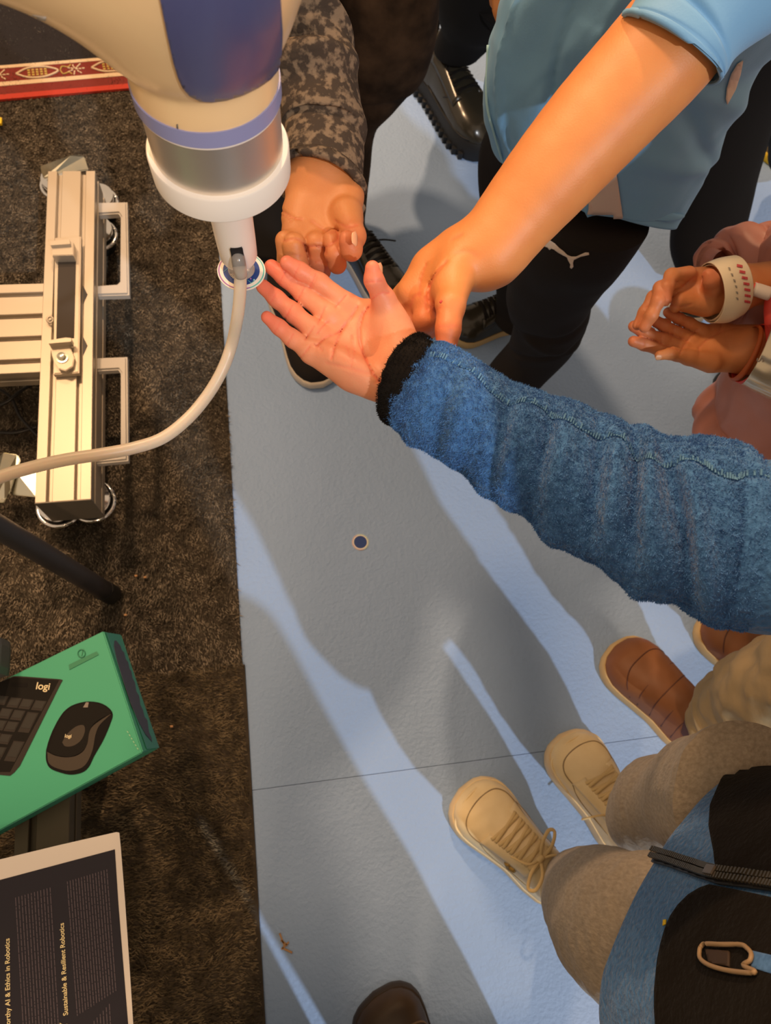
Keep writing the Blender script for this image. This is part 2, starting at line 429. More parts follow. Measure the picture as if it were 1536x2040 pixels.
def ray_plane(x, y, O, n):
    r = ROT @ _ray(x, y); return EYE + r*(np.dot(np.asarray(O)-EYE, n)/np.dot(r, n))
def flat(name, pts, mat, par, th=.0006, z=None, plane=None, **k):
    """thin printed or cut shape lying on a plane, from its outline"""
    if plane is None: W = [P(x, y, z) for x, y in pts]; n = np.array([0, 0, 1.])
    else: O, n = plane; n = nrm(n); W = [ray_plane(x, y, O, n) for x, y in pts]
    bm = bmesh.new(); a = [bm.verts.new(p) for p in W]; f = bm.faces.new(a)
    r = bmesh.ops.extrude_face_region(bm, geom=[f])
    bmesh.ops.translate(bm, vec=Vector(n*th), verts=[v for v in r['geom'] if isinstance(v, bmesh.types.BMVert)])
    return from_bm(name, bm, mat, par, **k)
def text(name, s, size, origin, u, v, mat, par, th=.0003):
    c = bpy.data.curves.new(name, 'FONT'); c.body = s; c.size = size; c.extrude = th; c.offset = size*.012
    o = bpy.data.objects.new(name, c); link(o); bpy.context.view_layer.update()
    me = bpy.data.meshes.new_from_object(o.evaluated_get(bpy.context.evaluated_depsgraph_get()))
    bpy.data.objects.remove(o)
    u = nrm(u); v = nrm(v); n = np.cross(u, v)
    me.transform(Matrix([[u[0], v[0], n[0], origin[0]], [u[1], v[1], n[1], origin[1]], [u[2], v[2], n[2], origin[2]], [0, 0, 0, 1]]))
    me.materials.clear(); me.materials.append(mat)
    o = link(bpy.data.objects.new(name, me)); parent_to(o, par); return o

# rug
O = P(0, 201, .006); U = nrm(P(262, 178, .006)-O); V = np.cross((0, 0, 1), U)
rt = thing('rug', 'red patterned oriental rug with bright red edge at the back of the carpet', 'rug', P(60, 150, .004))
def rugbox(name, v0, v1, z1, mat, par=rt, u0=-.6, u1=.42):
    c = O+U*(u0+u1)/2+V*(v0+v1)/2; c[2] = (z1+.004)/2
    return box(name, c, ((u1-u0)/2, (v1-v0)/2, (z1-.004)/2), mat, par, rot=np.array([U, V, (0, 0, 1)]).T, bev=.0004)
def vv(x, y): return float(np.dot(P(x, y, .008)-O, V))
v1_, v2_, v3_, v4_, v5_ = vv(0, 189.5), vv(0, 172), vv(0, 164), vv(0, 137), vv(0, 131)
rugbox('rug_edging', 0, v1_, .0095, m_rugB); rugbox('rug_outer_border', v1_, v2_, .008, m_rugR)
rugbox('rug_stripe', v2_, v3_, .0088, m_rugC); bd = rugbox('rug_border', v3_, v4_, .008, m_rugR)
rugbox('rug_stripe', v4_, v5_, .0088, m_rugC); rugbox('rug_field', v5_, 1.1, .008, m_rugK)
def rp(u, v): return O+U*u+V*v+np.array([0, 0, .0028])
um = float(np.dot(P(75, 147, .008)-O, U)); vc = (v3_+v4_)/2; hh = (v4_-v3_)/2*.8
for k in range(-2, 2):
    u0 = um+k*.155
    tube('rug_medallion', [rp(u0+a, vc+b) for a, b in ((-.043, 0), (-.022, hh*.8), (0, hh), (.022, hh*.8), (.043, 0), (.022, -hh*.8), (0, -hh), (-.022, -hh*.8), (-.043, 0))], .0022, m_rugC, bd, n=28, m=6)
    bm = bmesh.new()
    for i in range(-2, 3):
        for j in (-1, 0, 1):
            q = rp(u0+i*.0085, vc+j*hh*.45); box_bm(bm, q, (.0026, .0024, .0008))
    from_bm('rug_motif', bm, m_rugG, bd)
    bm = bmesh.new(); r2 = random.Random(k)
    for i in range(16):
        a = i*.9; rr_ = .004+.0011*i; q = rp(u0+.0775+rr_*math.cos(a)*.9, vc+min(hh, rr_*.8)*math.sin(a)); box_bm(bm, q, (.0026, .0012, .0008), rot=np.array(Matrix.Rotation(a, 3, 'Z')))
    from_bm('rug_motif', bm, m_rugC, bd)
    for s in (-1, 1):
        tube('rug_tendril', [rp(u0+.043*1+.004, vc), rp(u0+.052, vc+s*hh*.7), rp(u0+.064, vc+s*hh*.5), rp(u0+.070, vc+s*hh*.9)], .0016, m_rugG, bd, n=14, m=5)
t = box('plastic_scrap', P(0, 242, .014), (.004, .008, .003), m_yel, bev=.001); tag(t, 'tiny yellow plastic scrap on the dark carpet at the left edge', 'scrap')
for (px, py), lb in zip(((271, 1147), (289, 1150), (342, 1447), (250, 1225)), ('left of two tan crumbs right of the tube leg', 'right of two tan crumbs right of the tube leg', 'tan crumb on the lower carpet right of the green box', 'tan crumb on the carpet above the corner of the green box')):
    t = box('crumb', P(px, py, .010), (.0022, .0016, .0012), M('crumb_tan', (.55, .30, .14), .8), bev=.0005)
    tag(t, lb, 'crumb', 'crumbs on the carpet')

# ================================================================== ROBOT ARM
TIP = P(481, 537, .787); RB = P(443, 336, .8755)
AX = nrm(RB-TIP)
def axp(t): return TIP+AX*t
hR = float(np.dot(RB-TIP, AX))
rob = thing('robot_arm', 'white and blue robot arm reaching down with a silver wrist and white end fitting', 'robot arm', axp(hR))
R0 = .0366
# tool holder
lathe('tool_holder', [(.012, .0100), (.0125, .0112), (.016, .0124), (.030, .0128), (hR+.001, .0136)], m_plast, rob, TIP, AX, 48)
ring_h = .017
bm_prof = [(hR, .0380), (hR+.0012, .0389), (hR+ring_h-.001, .0389), (hR+ring_h, .0383), (hR+ring_h, R0-.0005)]
lathe('adapter_ring', bm_prof, m_print, rob, TIP, AX, 96)
lathe('metal_wrist', [(hR+ring_h-.002, R0-.001), (hR+.048, R0-.001), (hR+.0485, R0-.0006)], m_steel, rob, TIP, AX, 96)
lathe('trim_line', [(hR+.0482, R0+.0001), (hR+.0496, R0+.0001)], m_plast, rob, TIP, AX, 96)
lathe('accent_band', [(hR+.0496, R0+.0006), (hR+.0585, R0+.0006)], m_band, rob, TIP, AX, 96)
# housing: upright cylinder running into a side link that leaves to the upper left
h0 = hR+.0570
top = axp(hR+.34)
l0 = axp(hR+.150); link_dir = nrm(np.array([-1.0, .16, .02]))
cyl = cone(axp(h0+R0), top, R0, R0*1.02)
l1 = l0+link_dir*.62; pyl = float(P(60, 655, .156)[1]); l2 = np.array([-.74, pyl, .93])
_c1, _c2 = cone(l0, l1, .052, .058), cone(l1, l2, .058, .060)
def link_(p): return smin(_c1(p), _c2(p), .02)
link_.bb = (np.minimum(_c1.bb[0], _c2.bb[0]), np.maximum(_c1.bb[1], _c2.bb[1]))
def hfn(p):
    a = cyl(p); b = link_(p); d = smin(a, b, .060)
    h = (p-TIP) @ AX
    # flat lower end of the upright housing
    q = np.sqrt(np.maximum(((p-TIP)**2).sum(-1)-h*h, 0)); ext = np.maximum(np.maximum(q-R0, h0-.002-h), h-(h0+R0*1.5))
    return np.minimum(d, ext)
hfn.bb = (np.minimum(cyl.bb[0], link_.bb[0])-.02, np.maximum(cyl.bb[1], link_.bb[1])+.02)
lathe('base_column', [(.1565, .085), (.172, .085), (.174, .066), (.86, .058), (.93, .055)], m_cream, rob, np.array([l2[0], l2[1], 0]), (0, 0, 1), 48)
hous = blob('housing', hfn, .0022, m_cream, rob, smooth_it=3)
def bvh(o):
    me = o.data; off = Vector((0, 0, 0)); q = o
    while q is not None: off += q.location; q = q.parent
    return BVHTree.FromPolygons([v.co+off for v in me.vertices], [tuple(p.vertices) for p in me.polygons])
def in_poly(x, y, poly):
    c = False; n = len(poly)
    for i in range(n):
        x1, y1 = poly[i]; x2, y2 = poly[i-1]
        if (y1 > y) != (y2 > y) and x < (x2-x1)*(y-y1)/(y2-y1)+x1: c = not c
    return c
from mathutils.geometry import delaunay_2d_cdt
def decal(name, poly, tree, mat, par, off=.0008, th=.001, step=8, **k):
    """a thin piece laid on a surface: outline as seen, every vertex set down on the real surface"""
    xs = [p[0] for p in poly]; ys_ = [p[1] for p in poly]
    pts = []
    for i in range(len(poly)):
        a = np.array(poly[i], float); b = np.array(poly[(i+1) % len(poly)], float); m = max(1, int(np.linalg.norm(b-a)/step))
        pts += [tuple(a+(b-a)*j/m) for j in range(m)]
    ne = len(pts); edges = [(i, (i+1) % ne) for i in range(ne)]
    x = min(xs)+step/2
    while x < max(xs):
        y = min(ys_)+step/2
        while y < max(ys_):
            if in_poly(x, y, poly): pts.append((x, y))
            y += step
        x += step
    vo, _, fo, *_ = delaunay_2d_cdt([Vector(p) for p in pts], edges, [list(range(ne))], 1, 1e-4)
    W = []; ok = []
    for p in vo:
        r = Vector(ROT @ _ray(p[0], p[1])).normalized(); hit = tree.ray_cast(Vector(EYE), r)
        if hit[0] is None: W.append(None); continue
        n = hit[1]; n = -n if n.dot(r) > 0 else n
        W.append((hit[0]+n*off, n))
    idx = {}; V_ = []
    for i, q in enumerate(W):
        if q is not None: idx[i] = len(V_); V_.append(q)
    F_ = [tuple(idx[i] for i in f) for f in fo if all(i in idx for i in f)]
    me = bpy.data.meshes.new(name); me.from_pydata([list(q[0]) for q in V_], [], F_); me.materials.append(mat)
    o = link(bpy.data.objects.new(name, me)); parent_to(o, par)
    me.polygons.foreach_set('use_smooth', [True]*len(me.polygons))
    md = o.modifiers.new('thick', 'SOLIDIFY'); md.thickness = th; md.offset = 0
    for a, b in k.items(): o[a] = b
    return o
ht = bvh(hous)
def rounded(c, n=6): return c
decal('blue_panel', [(318, -10), (332, 60), (345, 118), (355, 150), (364, 170), (378, 186), (398, 196), (420, 198), (450, 194), (480, 185), (510, 171), (535, 155), (549, 139), (556, 118), (558.5, 60), (554, -10)], ht, m_blue, rob, .0006, .0016, 7)
decal('scratch_mark', [(352, 247), (354.5, 247), (356.5, 268), (354, 268)], ht, M('mark_grey', (.12, .11, .11), .6), rob, .0003, .0004, 6)
decal('label_mark', [(64, 28), (92, 33), (91, 40), (63, 35)], ht, M('mark_pale', (.42, .38, .33), .6), rob, .0003, .0004, 6)
# slot, fitting, suction cup
side = nrm((EYE-TIP)*[1, 1, 0])   # horizontal direction towards the viewer
sd = nrm(np.cross(np.cross(AX, side), AX)); sx = np.cross(sd, AX)
rotT = np.array([sx, sd, AX]).T
box('port_slot', axp(.0290)+sd*.0112, (.0036, .0024, .0085), m_black, rob, rot=rotT, bev=.0004)
lathe('suction_cup', [(-.0005, .0085), (.0005, .0092), (.003, .0078), (.0045, .0088), (.007, .0066), (.012, .006), (.016, .0055)], m_clear, rob, TIP, AX, 40)
ft = P(473, 503, .812)
tube('hose_fitting', [axp(.029)+sd*.008, axp(.0285)+sd*.0135, axp(.023)+sd*.0170, axp(.017)+sd*.0185], [.0038, .0044, .0046, .0040], m_clear, rob, n=20, m=16)
e0 = axp(.021)+sd*.018
hp = [e0]
for x, y, z in ((479, 548, .800), (478, 585, .790), (473, 632, .775), (462, 685, .752), (444, 735, .742), (415, 785, .735), (375, 833, .732), (325, 872, .733), (268, 892, .738), (200, 905, .742), (130, 916, .746), (60, 932, .750), (-10, 955, .755), (-90, 1000, .76), (-220, 1080, .76), (-420, 1200, .75)):
    hp.append(P(x, y, z))
hose = tube('air_hose', hp, .0042, m_hose, n=140, m=20)
tag(hose, 'translucent white air hose curving from the robot tool down over the metal frame', 'hose')

# sticker held by the suction cup, and its twin on the floor
def disc(name, c, r, z0, z1, mat, par, ax=(0, 0, 1)):
    return lathe(name, [(z0, r), (z1, r)], mat, par, np.array(c), ax, 56)
def sticker(c, R, label, rotd, detail):
    s = thing('sticker', label, 'sticker', c)
    disc('backing', c, R, -.0006, 0, m_stkw, s)
    disc('rim_line', c, R*.955, 0, .00012, m_stkt, s); disc('rim_half', c+np.array([0, 0, 0]), R*.955, 0, .00012, m_stkt, s) if 0 else None
    bm = bmesh.new(); pts = [bm.verts.new(c+np.array([R*.956*math.cos(a), R*.956*math.sin(a), .00022])) for a in np.linspace(math.radians(110), math.radians(290), 30)]
    bm.faces.new(pts); from_bm('rim_line', bm, m_stkp, s)
    disc('white_ring', c, R*.90, 0, .00034, m_stkw, s); disc('blue_face', c, R*.76, 0, .00050, m_stk, s)
    if detail:
        u = np.array([math.cos(rotd), math.sin(rotd), 0]); v = np.array([-u[1], u[0], 0])
        text('lettering', 'AB', R*.30, c+u*R*-.12+v*R*.18+np.array([-R*.33, R*.02, .0006]), u, v, m_stkw, s)
        tube('divider_line', [c+np.array([-R*.72, -R*.06, .0006]), c+np.array([-R*.30, R*.36, .0006])], R*.012, M('line_cyan', (.2, .5, .7), .5), s, m=5)
        for a, b, m_ in ((.45, -.45, m_stkp), (.62, -.52, M('dot_cyan', (.3, .7, .75), .4)), (.5, -.25, m_stkp), (-.2, -.5, m_stkt)):
            disc('dot', c+np.array([a*R*.8, b*R, 0]), R*.035, 0, .0008, m_, s)
        tube('linking_line', [c+np.array([.22*R, -.5*R, .0006]), c+np.array([.38*R, -.66*R, .0006]), c+np.array([.5*R, -.52*R, .0006])], R*.012, m_stkt, s, m=5, n=12)
    return s
Rs = 47.5*depth(TIP)/F_PX*1.0
sticker(P(481, 539, .7855), Rs, 'round blue and white sticker held up under the suction cup', math.radians(205), True)
sticker(P(718, 1080, .0012), Rs*.92, 'small round dark blue sticker lying on the blue floor mat', 0, False)

# ================================================================== METAL FRAME CART
cart = thing('wheeled_frame', 'aluminium profile frame with two grey handles and castors on the carpet', 'frame', P(130, 700, 0))
ZB = .16
bx0 = float(np.mean([P(93, 345, ZB)[0], P(72, 1000, ZB)[0]])); bx1 = float(np.mean([P(190, 338, ZB)[0], P(181, 993, ZB)[0]]))
by0 = float(P(130, 997, ZB)[1]); by1 = float(P(130, 341, ZB)[1])
def slotted(name, w, h, wslots, hslots, origin, along, across, up, length, mat, par, sw=.0042, sd_=.009):
    """extruded profile: w across, h up, T-slots centred at the given offsets"""
    pts = []
    def side_(p0, d, inn, L, slots):
        p0 = np.array(p0, float); d = np.array(d, float); inn = np.array(inn, float); out = [p0]
        for s in slots:
            out += [p0+d*(s-sw), p0+d*(s-sw)+inn*sd_, p0+d*(s+sw)+inn*sd_, p0+d*(s+sw)]
        return out
    pts += side_((-w/2, 0), (1, 0), (0, -1), w, [w/2+s for s in wslots])
    pts += side_((w/2, 0), (0, -1), (-1, 0), h, [h/2-s for s in hslots])
    pts += side_((w/2, -h), (-1, 0), (0, 1), w, [w/2-s for s in wslots[::-1]])
    pts += side_((-w/2, -h), (0, 1), (1, 0), h, [h/2+s for s in hslots[::-1]])
    o = np.array(origin, float); al = nrm(along); ac = nrm(across); u = nrm(up)
    bm = bmesh.new(); vs = [bm.verts.new(o+ac*a+u*b) for a, b in pts]; f = bm.faces.new(vs)
    r = bmesh.ops.extrude_face_region(bm, geom=[f])
    bmesh.ops.translate(bm, vec=Vector(al*length), verts=[v for v in r['geom'] if isinstance(v, bmesh.types.BMVert)])
    bmesh.ops.bevel(bm, geom=[e for e in bm.edges if abs((e.verts[0].co-e.verts[1].co).length-length) < 1e-5], offset=.0007, segments=1, affect='EDGES')
    return from_bm(name, bm, mat, par)
bw = bx1-bx0
slotted('profile_beam', bw, .08, [-bw/4, bw/4], [.02, -.02], ((bx0+bx1)/2, by0, ZB), (0, 1, 0), (1, 0, 0), (0, 0, 1), by1-by0, m_alu, cart)
box('end_cap', ((bx0+bx1)/2, by0-.001, ZB-.04), (bw/2, .001, .04), m_aluD, cart, bev=.0005)
cy0 = float(P(60, 742, ZB-.004)[1]); cy1 = float(P(60, 565, ZB-.004)[1]); cw = cy1-cy0
slotted('cross_plank', cw, .04, [-cw*.375, -cw*.125, cw*.125, cw*.375], [0], (bx0, (cy0+cy1)/2, ZB-.004), (-1, 0, 0), (0, 1, 0), (0, 0, 1), .7, m_alu, cart)
slotted('profile_beam', bw, .08, [-bw/4, bw/4], [.02, -.02], (bx0-.74, by0, ZB), (0, 1, 0), (1, 0, 0), (0, 0, 1), by1-by0, m_alu, cart)
for pts in ([(186, 405), (254, 404), (258, 589), (186, 591), (186, 571), (234, 568), (240, 562), (241, 434), (236, 427), (186, 430)],
            [(180, 715), (254, 712), (256, 919), (180, 926), (180, 905), (236, 901), (241, 895), (241, 745), (236, 738), (180, 741)]):
    prism('handle', [P(x, y, .13)[:2] for x, y in pts], .118, .134, m_grey, cart, bev=.003, smooth=False)
def pp(x, y, z): return P(x, y, z)
br = prism('latch_plate', [P(x, y, ZB+.012)[:2] for x, y in ((109, 473), (161, 470), (157, 742), (106, 745))], ZB+.0005, ZB+.012, m_alu, cart, bev=.0015)
prism('strap_pad', [P(x, y, ZB+.0135)[:2] for x, y in ((116, 513), (151, 511), (147, 672), (112, 676))], ZB+.012, ZB+.0135, M('strap_dark_brown', (.045, .035, .027), .8), br)
c1 = prism('clamp', [P(x, y, ZB+.03)[:2] for x, y in ((99, 479), (138, 476), (146, 482), (146, 508), (104, 509), (103, 497))], ZB+.012, ZB+.030, m_alu, br, bev=.001)
prism('clamp_lip', [P(x, y, ZB+.038)[:2] for x, y in ((98, 479), (137, 474), (139, 484), (100, 487))], ZB+.030, ZB+.036, m_alu, br)
c2 = prism('clamp', [P(x, y, ZB+.022)[:2] for x, y in ((96, 680), (134, 676), (147, 712), (144, 728), (130, 737), (116, 733), (106, 718))], ZB+.012, ZB+.020, m_alu, br, bev=.001)
prism('clamp_lip', [P(x, y, ZB+.034)[:2] for x, y in ((93, 677), (130, 671), (141, 672), (141, 679), (96, 683))], ZB+.018, ZB+.032, m_alu, br)
lathe('bolt', [(0, .0095), (.002, .0095), (.0022, .0065), (.0065, .006), (.008, .0035)], m_zinc, br, P(124, 713, ZB+.02), (0, 0, 1), 24)
a_ = np.linspace(0, 2*np.pi, 13)
tube('eyelet', [P(100+6*math.cos(t), 637+6*math.sin(t), ZB+.006) for t in a_], .0018, m_alu, br, n=28, m=8)
for py in (590, 692):   # dark notches beside the latch plate
    prism('notch', [P(x, y, ZB+.0012)[:2] for x, y in ((165, py-22), (174, py-4), (165, py+16))], ZB+.0002, ZB+.0012, m_black, cart)
def castor(px, py, ang):
    c = P(px, py, .05); s = link(bpy.data.objects.new('castor', None)); s.location = c.tolist(); parent_to(s, cart)
    u = np.array([math.cos(ang), math.sin(ang), 0]); v = np.array([-u[1], u[0], 0])
    lathe('wheel', [(-.012, .020), (-.011, .027), (.011, .027), (.012, .020)], m_rubber, s, np.array([c[0], c[1], .031]), v, 32)
    lathe('swivel', [(0, .024), (.003, .030), (.012, .030), (.017, .018), (.02, .012)], m_chrome, s, np.array([c[0], c[1], .0585]), (0, 0, 1), 32)
    tube('locking_ring', [np.array([c[0], c[1], .052])+u*.034*math.cos(t)+v*.034*math.sin(t) for t in a_], .004, m_chrome, s, n=32, m=8)
    return s
castor(186, 1000, .4); castor(195, 470, .2); castor(198, 405, .2); castor(120, 1010, 1.2); castor(120, 370, 1.0)
def pedal(pts, z, n):
    bm = bmesh.new(); W = [P(x, y, zz) for x, y, zz in pts]; a = [bm.verts.new(p) for p in W]; f = bm.faces.new(a)
    r = bmesh.ops.extrude_face_region(bm, geom=[f]); bmesh.ops.translate(bm, vec=(0, 0, -.004), verts=[v for v in r['geom'] if isinstance(v, bmesh.types.BMVert)])
    bmesh.ops.bevel(bm, geom=bm.edges[:], offset=.0012, segments=2, affect='EDGES')
    return from_bm('brake_pedal', bm, m_zinc, cart)
pedal([(79, 330, .10), (86, 355, .08), (104, 350, .08), (176, 338, .07), (168, 312, .08), (160, 307, .085), (140, 309, .09)], .1, 0)
pedal([(-20, 925, .07), (6, 901, .09), (34, 905, .085), (41, 915, .08), (30, 945, .07), (16, 985, .065), (8, 1001, .07), (-20, 1000, .07)], .1, 0)
pedal([(30, 938, .065), (74, 933, .06), (72, 990, .06), (22, 985, .055)], .1, 0)
for k, pts in enumerate(([(-20, 815, .02), (15, 800, .03), (40, 780, .03), (75, 758, .02)], [(-20, 860, .012), (30, 862, .014), (75, 850, .012)], [(-20, 765, .03), (20, 790, .03), (40, 830, .02), (76, 870, .012)])):
    t = tube('cable', [P(*q) for q in pts], .0028, m_black, n=30, m=8); tag(t, ('thin black cable rising highest under the aluminium frame', 'thin black cable lying lowest on the carpet beside the frame', 'thin black cable crossing diagonally under the aluminium frame')[k], 'cable', 'cables under the frame')

# dark tube leg of the stand outside the frame
lg = thing('stand', 'dark grey slanted tube leg standing on the carpet below the frame', 'stand leg', P(215, 1182, 0))
A = P(214, 1180, .022); B = P(20, 1064, .262); dr = nrm(B-A)
tube('leg', [A, B, A+dr*.75], [.0155, .0155, .0155], m_tube, lg, n=10, m=32)
lathe('foot_cap', [(-.018, .013), (-.014, .0165), (.012, .0165)], m_rubber, lg, A, dr, 32)

# ================================================================== BOX, STAND, POSTER
ZX = .30
tA, tB, bA, bB = (206, 1257), (285, 1499), (240, 1263), (319, 1492)
wA = P(*tA, ZX); wB = P(*tB, ZX); tk = ((P(*bA, ZX-.062)-wA)+(P(*bB, ZX-.062)-wB))/2
lv = nrm(P(31, 1343, ZX)-wA); lenx = .47
bxo = thing('keyboard_box', 'green cardboard box printed with a black keyboard and a mouse', 'box', (wA+wB)/2+tk)
C8 = [wA, wB, wB+lv*lenx, wA+lv*lenx]; C8 += [c+tk for c in C8]
bm = bmesh.new(); vs = [bm.verts.new(c) for c in C8]
for f in ((0, 1, 2, 3), (4, 7, 6, 5), (0, 4, 5, 1), (1, 5, 6, 2), (2, 6, 7, 3), (3, 7, 4, 0)): bm.faces.new([vs[i] for i in f])
bmesh.ops.bevel(bm, geom=bm.edges[:], offset=.0012, segments=2, affect='EDGES')
from_bm('carton', bm, m_grn, bxo)
def cr(x, y): return (x/4.518, 1240+y/4.518)
def prt(name, pts, mat, dz=0, par=bxo, th=.0003):
    if 'mouse' in name and 'wheel' not in name: pts = catmull(np.array(list(pts)+[pts[0]], float), len(pts)*5)[:-1].tolist()
    return flat(name, [cr(*p) for p in pts], mat, par, th=th, z=ZX+.0004+dz)
en = nrm(np.cross(wB-wA, tk)); en = en*np.sign(en[0])
def prt2(name, pts, mat, off=.0008, par=bxo): return flat(name, [cr(*p) for p in pts], mat, par, th=.0003, plane=(wA+en*off, en))
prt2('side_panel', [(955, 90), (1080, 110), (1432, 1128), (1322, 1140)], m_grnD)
prt2('side_print', [(1030, 165), (1045, 163), (1085, 215), (1095, 250), (1115, 270), (1130, 330), (1152, 360), (1165, 420), (1180, 440), (1190, 500), (1212, 540), (1225, 620), (1250, 660), (1262, 740), (1285, 790), (1300, 850), (1325, 880), (1340, 990), (1360, 1030), (1368, 1076), (1310, 1010), (1250, 900), (1180, 740), (1100, 500), (1055, 350), (1025, 210)], M('print_slate', (.05, .055, .085), .5), .0013)
kb = prt('printed_keyboard', [(-60, 560), (0, 535), (120, 485), (180, 484), (545, 512), (565, 520), (550, 545), (180, 1290), (130, 1350), (90, 1380), (0, 1372), (-60, 1370)], m_pk2, 0)
prt('printed_tray', [(-60, 545), (0, 540), (125, 492), (530, 520), (90, 1345), (-60, 1345)], m_pk, .0003, kb)
def key(cx, cy, a, b):
    u = np.array([108, 11.])*.46; v = np.array([-50, 100.])*.44; c = np.array([cx, cy], float)
    prt('printed_key', [c-u*a-v*b, c+u*a-v*b, c+u*a+v*b, c-u*a+v*b], m_pk2, .0006, kb)
    s = 0.9
    prt('printed_key_top', [c-u*a*.8-v*b*.9, c+u*a*.8-v*b*.9, c+u*a*.8+v*b*.55, c-u*a*.8+v*b*.55], M('print_key_top', (.016, .014, .011), .5), .0009, kb)
for q in ((128, 722, 1, 1), (236, 735, 1, 1), (350, 748, 1, 1), (48, 820, 1, 1), (160, 835, 1, 1), (255, 900, 1, 2.05), (-5, 925, 1, 1), (102, 938, 1, 1), (-60, 1035, 1, 1), (42, 1050, 1, 1), (130, 1160, 1, 2.05), (-10, 1165, 1, 1), (15, 700, .9, .9), (-65, 1250, 1.2, 1)): key(*q)
prt('printed_switch', [(100, 545), (245, 545), (245, 582), (100, 575)], m_pk3, .0006, kb)
ou = P(*cr(440, 560), ZX)-P(*cr(330, 575), ZX)
uu = nrm(P(*cr(410, 590), ZX)-P(*cr(315, 585), ZX)); vvv = np.cross((0, 0, 1), uu)
text('printed_logo', 'logi', .0115, P(*cr(318, 600), ZX+.0012), uu, vvv, m_ptxt, kb)
ms = prt('printed_mouse', [(415, 1150), (440, 1060), (480, 960), (540, 850), (600, 780), (680, 735), (790, 712), (900, 725), (980, 770), (1015, 830), (990, 920), (930, 1060), (850, 1200), (800, 1300), (740, 1350), (640, 1370), (540, 1350), (450, 1310), (415, 1240)], m_pk3, 0)
prt('mouse_grip_print', [(425, 1165), (500, 1200), (600, 1215), (700, 1195), (770, 1130), (800, 1000), (845, 925), (1000, 822), (900, 920), (860, 1010), (830, 1160), (760, 1290), (640, 1335), (520, 1315), (440, 1265)], m_pk4, .0004, ms)
prt('mouse_shell_print', [(438, 1150), (470, 1040), (530, 900), (600, 800), (680, 750), (790, 722), (900, 735), (975, 780), (1000, 815), (900, 870), (830, 930), (800, 1000), (785, 1090), (740, 1160), (650, 1205), (560, 1205), (480, 1185)], m_pk, .0008, ms)
prt('mouse_shell_print', [(560, 1080), (600, 1010), (680, 940), (750, 925), (765, 980), (730, 1060), (660, 1110), (590, 1115)], m_pk4, .0011, ms)
prt('mouse_wheel_print', [(748, 765), (775, 718), (800, 720), (790, 765)], M('print_light_grey', (.22, .19, .17), .4), .0012, ms)
text('printed_logo', 'logi', .0055, P(*cr(580, 1035), ZX+.0018), uu, vvv, m_ptxt, ms)
prt('printed_caption', [(618, 382), (868, 262), (888, 290), (625, 425)], m_grnK, .0002)
tube('printed_badge', [P(*cr(733+33*math.cos(t), 279+35*math.sin(t)), ZX+.0010) for t in a_], .0005, m_grnK, bxo, n=30, m=6)
text('printed_tick', '1', .008, P(*cr(720, 296), ZX+.0008), uu, vvv, m_grnK, bxo)
for i in range(6):
    c = np.array([1140+i*18, 975+i*30]); prt('printed_letter', [c+(0, 0), c+(14, 6), c+(18, 22), c+(6, 16)], M('print_pale_green', (.25, .55, .35), .5), .0002)

st = thing('equipment_stand', 'brown aluminium profile stand beneath the green box and the poster', 'stand', P(80, 1650, 0))
zs = ZX-.068
sxa = float(P(30, 1640, zs)[0]); sxb = float(P(138, 1640, zs)[0]); sy1 = float(P(90, 1480, zs)[1]); sy0 = float(P(90, 2300, zs)[1])
m_bz = M('bronze_profile', (.15, .125, .085), .45, .5)
slotted('stand_beam', sxb-sxa, .05, [-(sxb-sxa)*.18], [0], ((sxa+sxb)/2, sy0, zs), (0, 1, 0), (1, 0, 0), (0, 0, 1), sy1-sy0, m_bz, st)
for yy in (sy1-.03, sy0+.03): box('stand_leg', ((sxa+sxb)/2, yy, (zs-.05)/2+.002), (.02, .02, (zs-.05)/2-.002), m_bz, st)
cs = thing('equipment_case', 'black equipment case under the poster at the lower left edge', 'case', P(20, 1850, 0))
zc = .330
cx1 = float(P(60, 1700, zc)[0]); cyt = float(P(0, 1850, zc)[1])
box('case_body', (sxa-.17, cyt-.37, zc/2+.004), (.135, .35, zc/2-.004), m_black, cs, bev=.006)
box('case_lid', (sxa-.17, cyt-.37, zc+.006), (.137, .352, .006), m_blkD, cs, bev=.003)
t = box('plastic_housing', P(-30, 1312, .325), (.022, .022, .022), M('housing_slate_grey', (.10, .10, .105), .4), bev=.01); tag(t, 'dark grey rounded plastic housing on the green box at the left edge', 'housing')

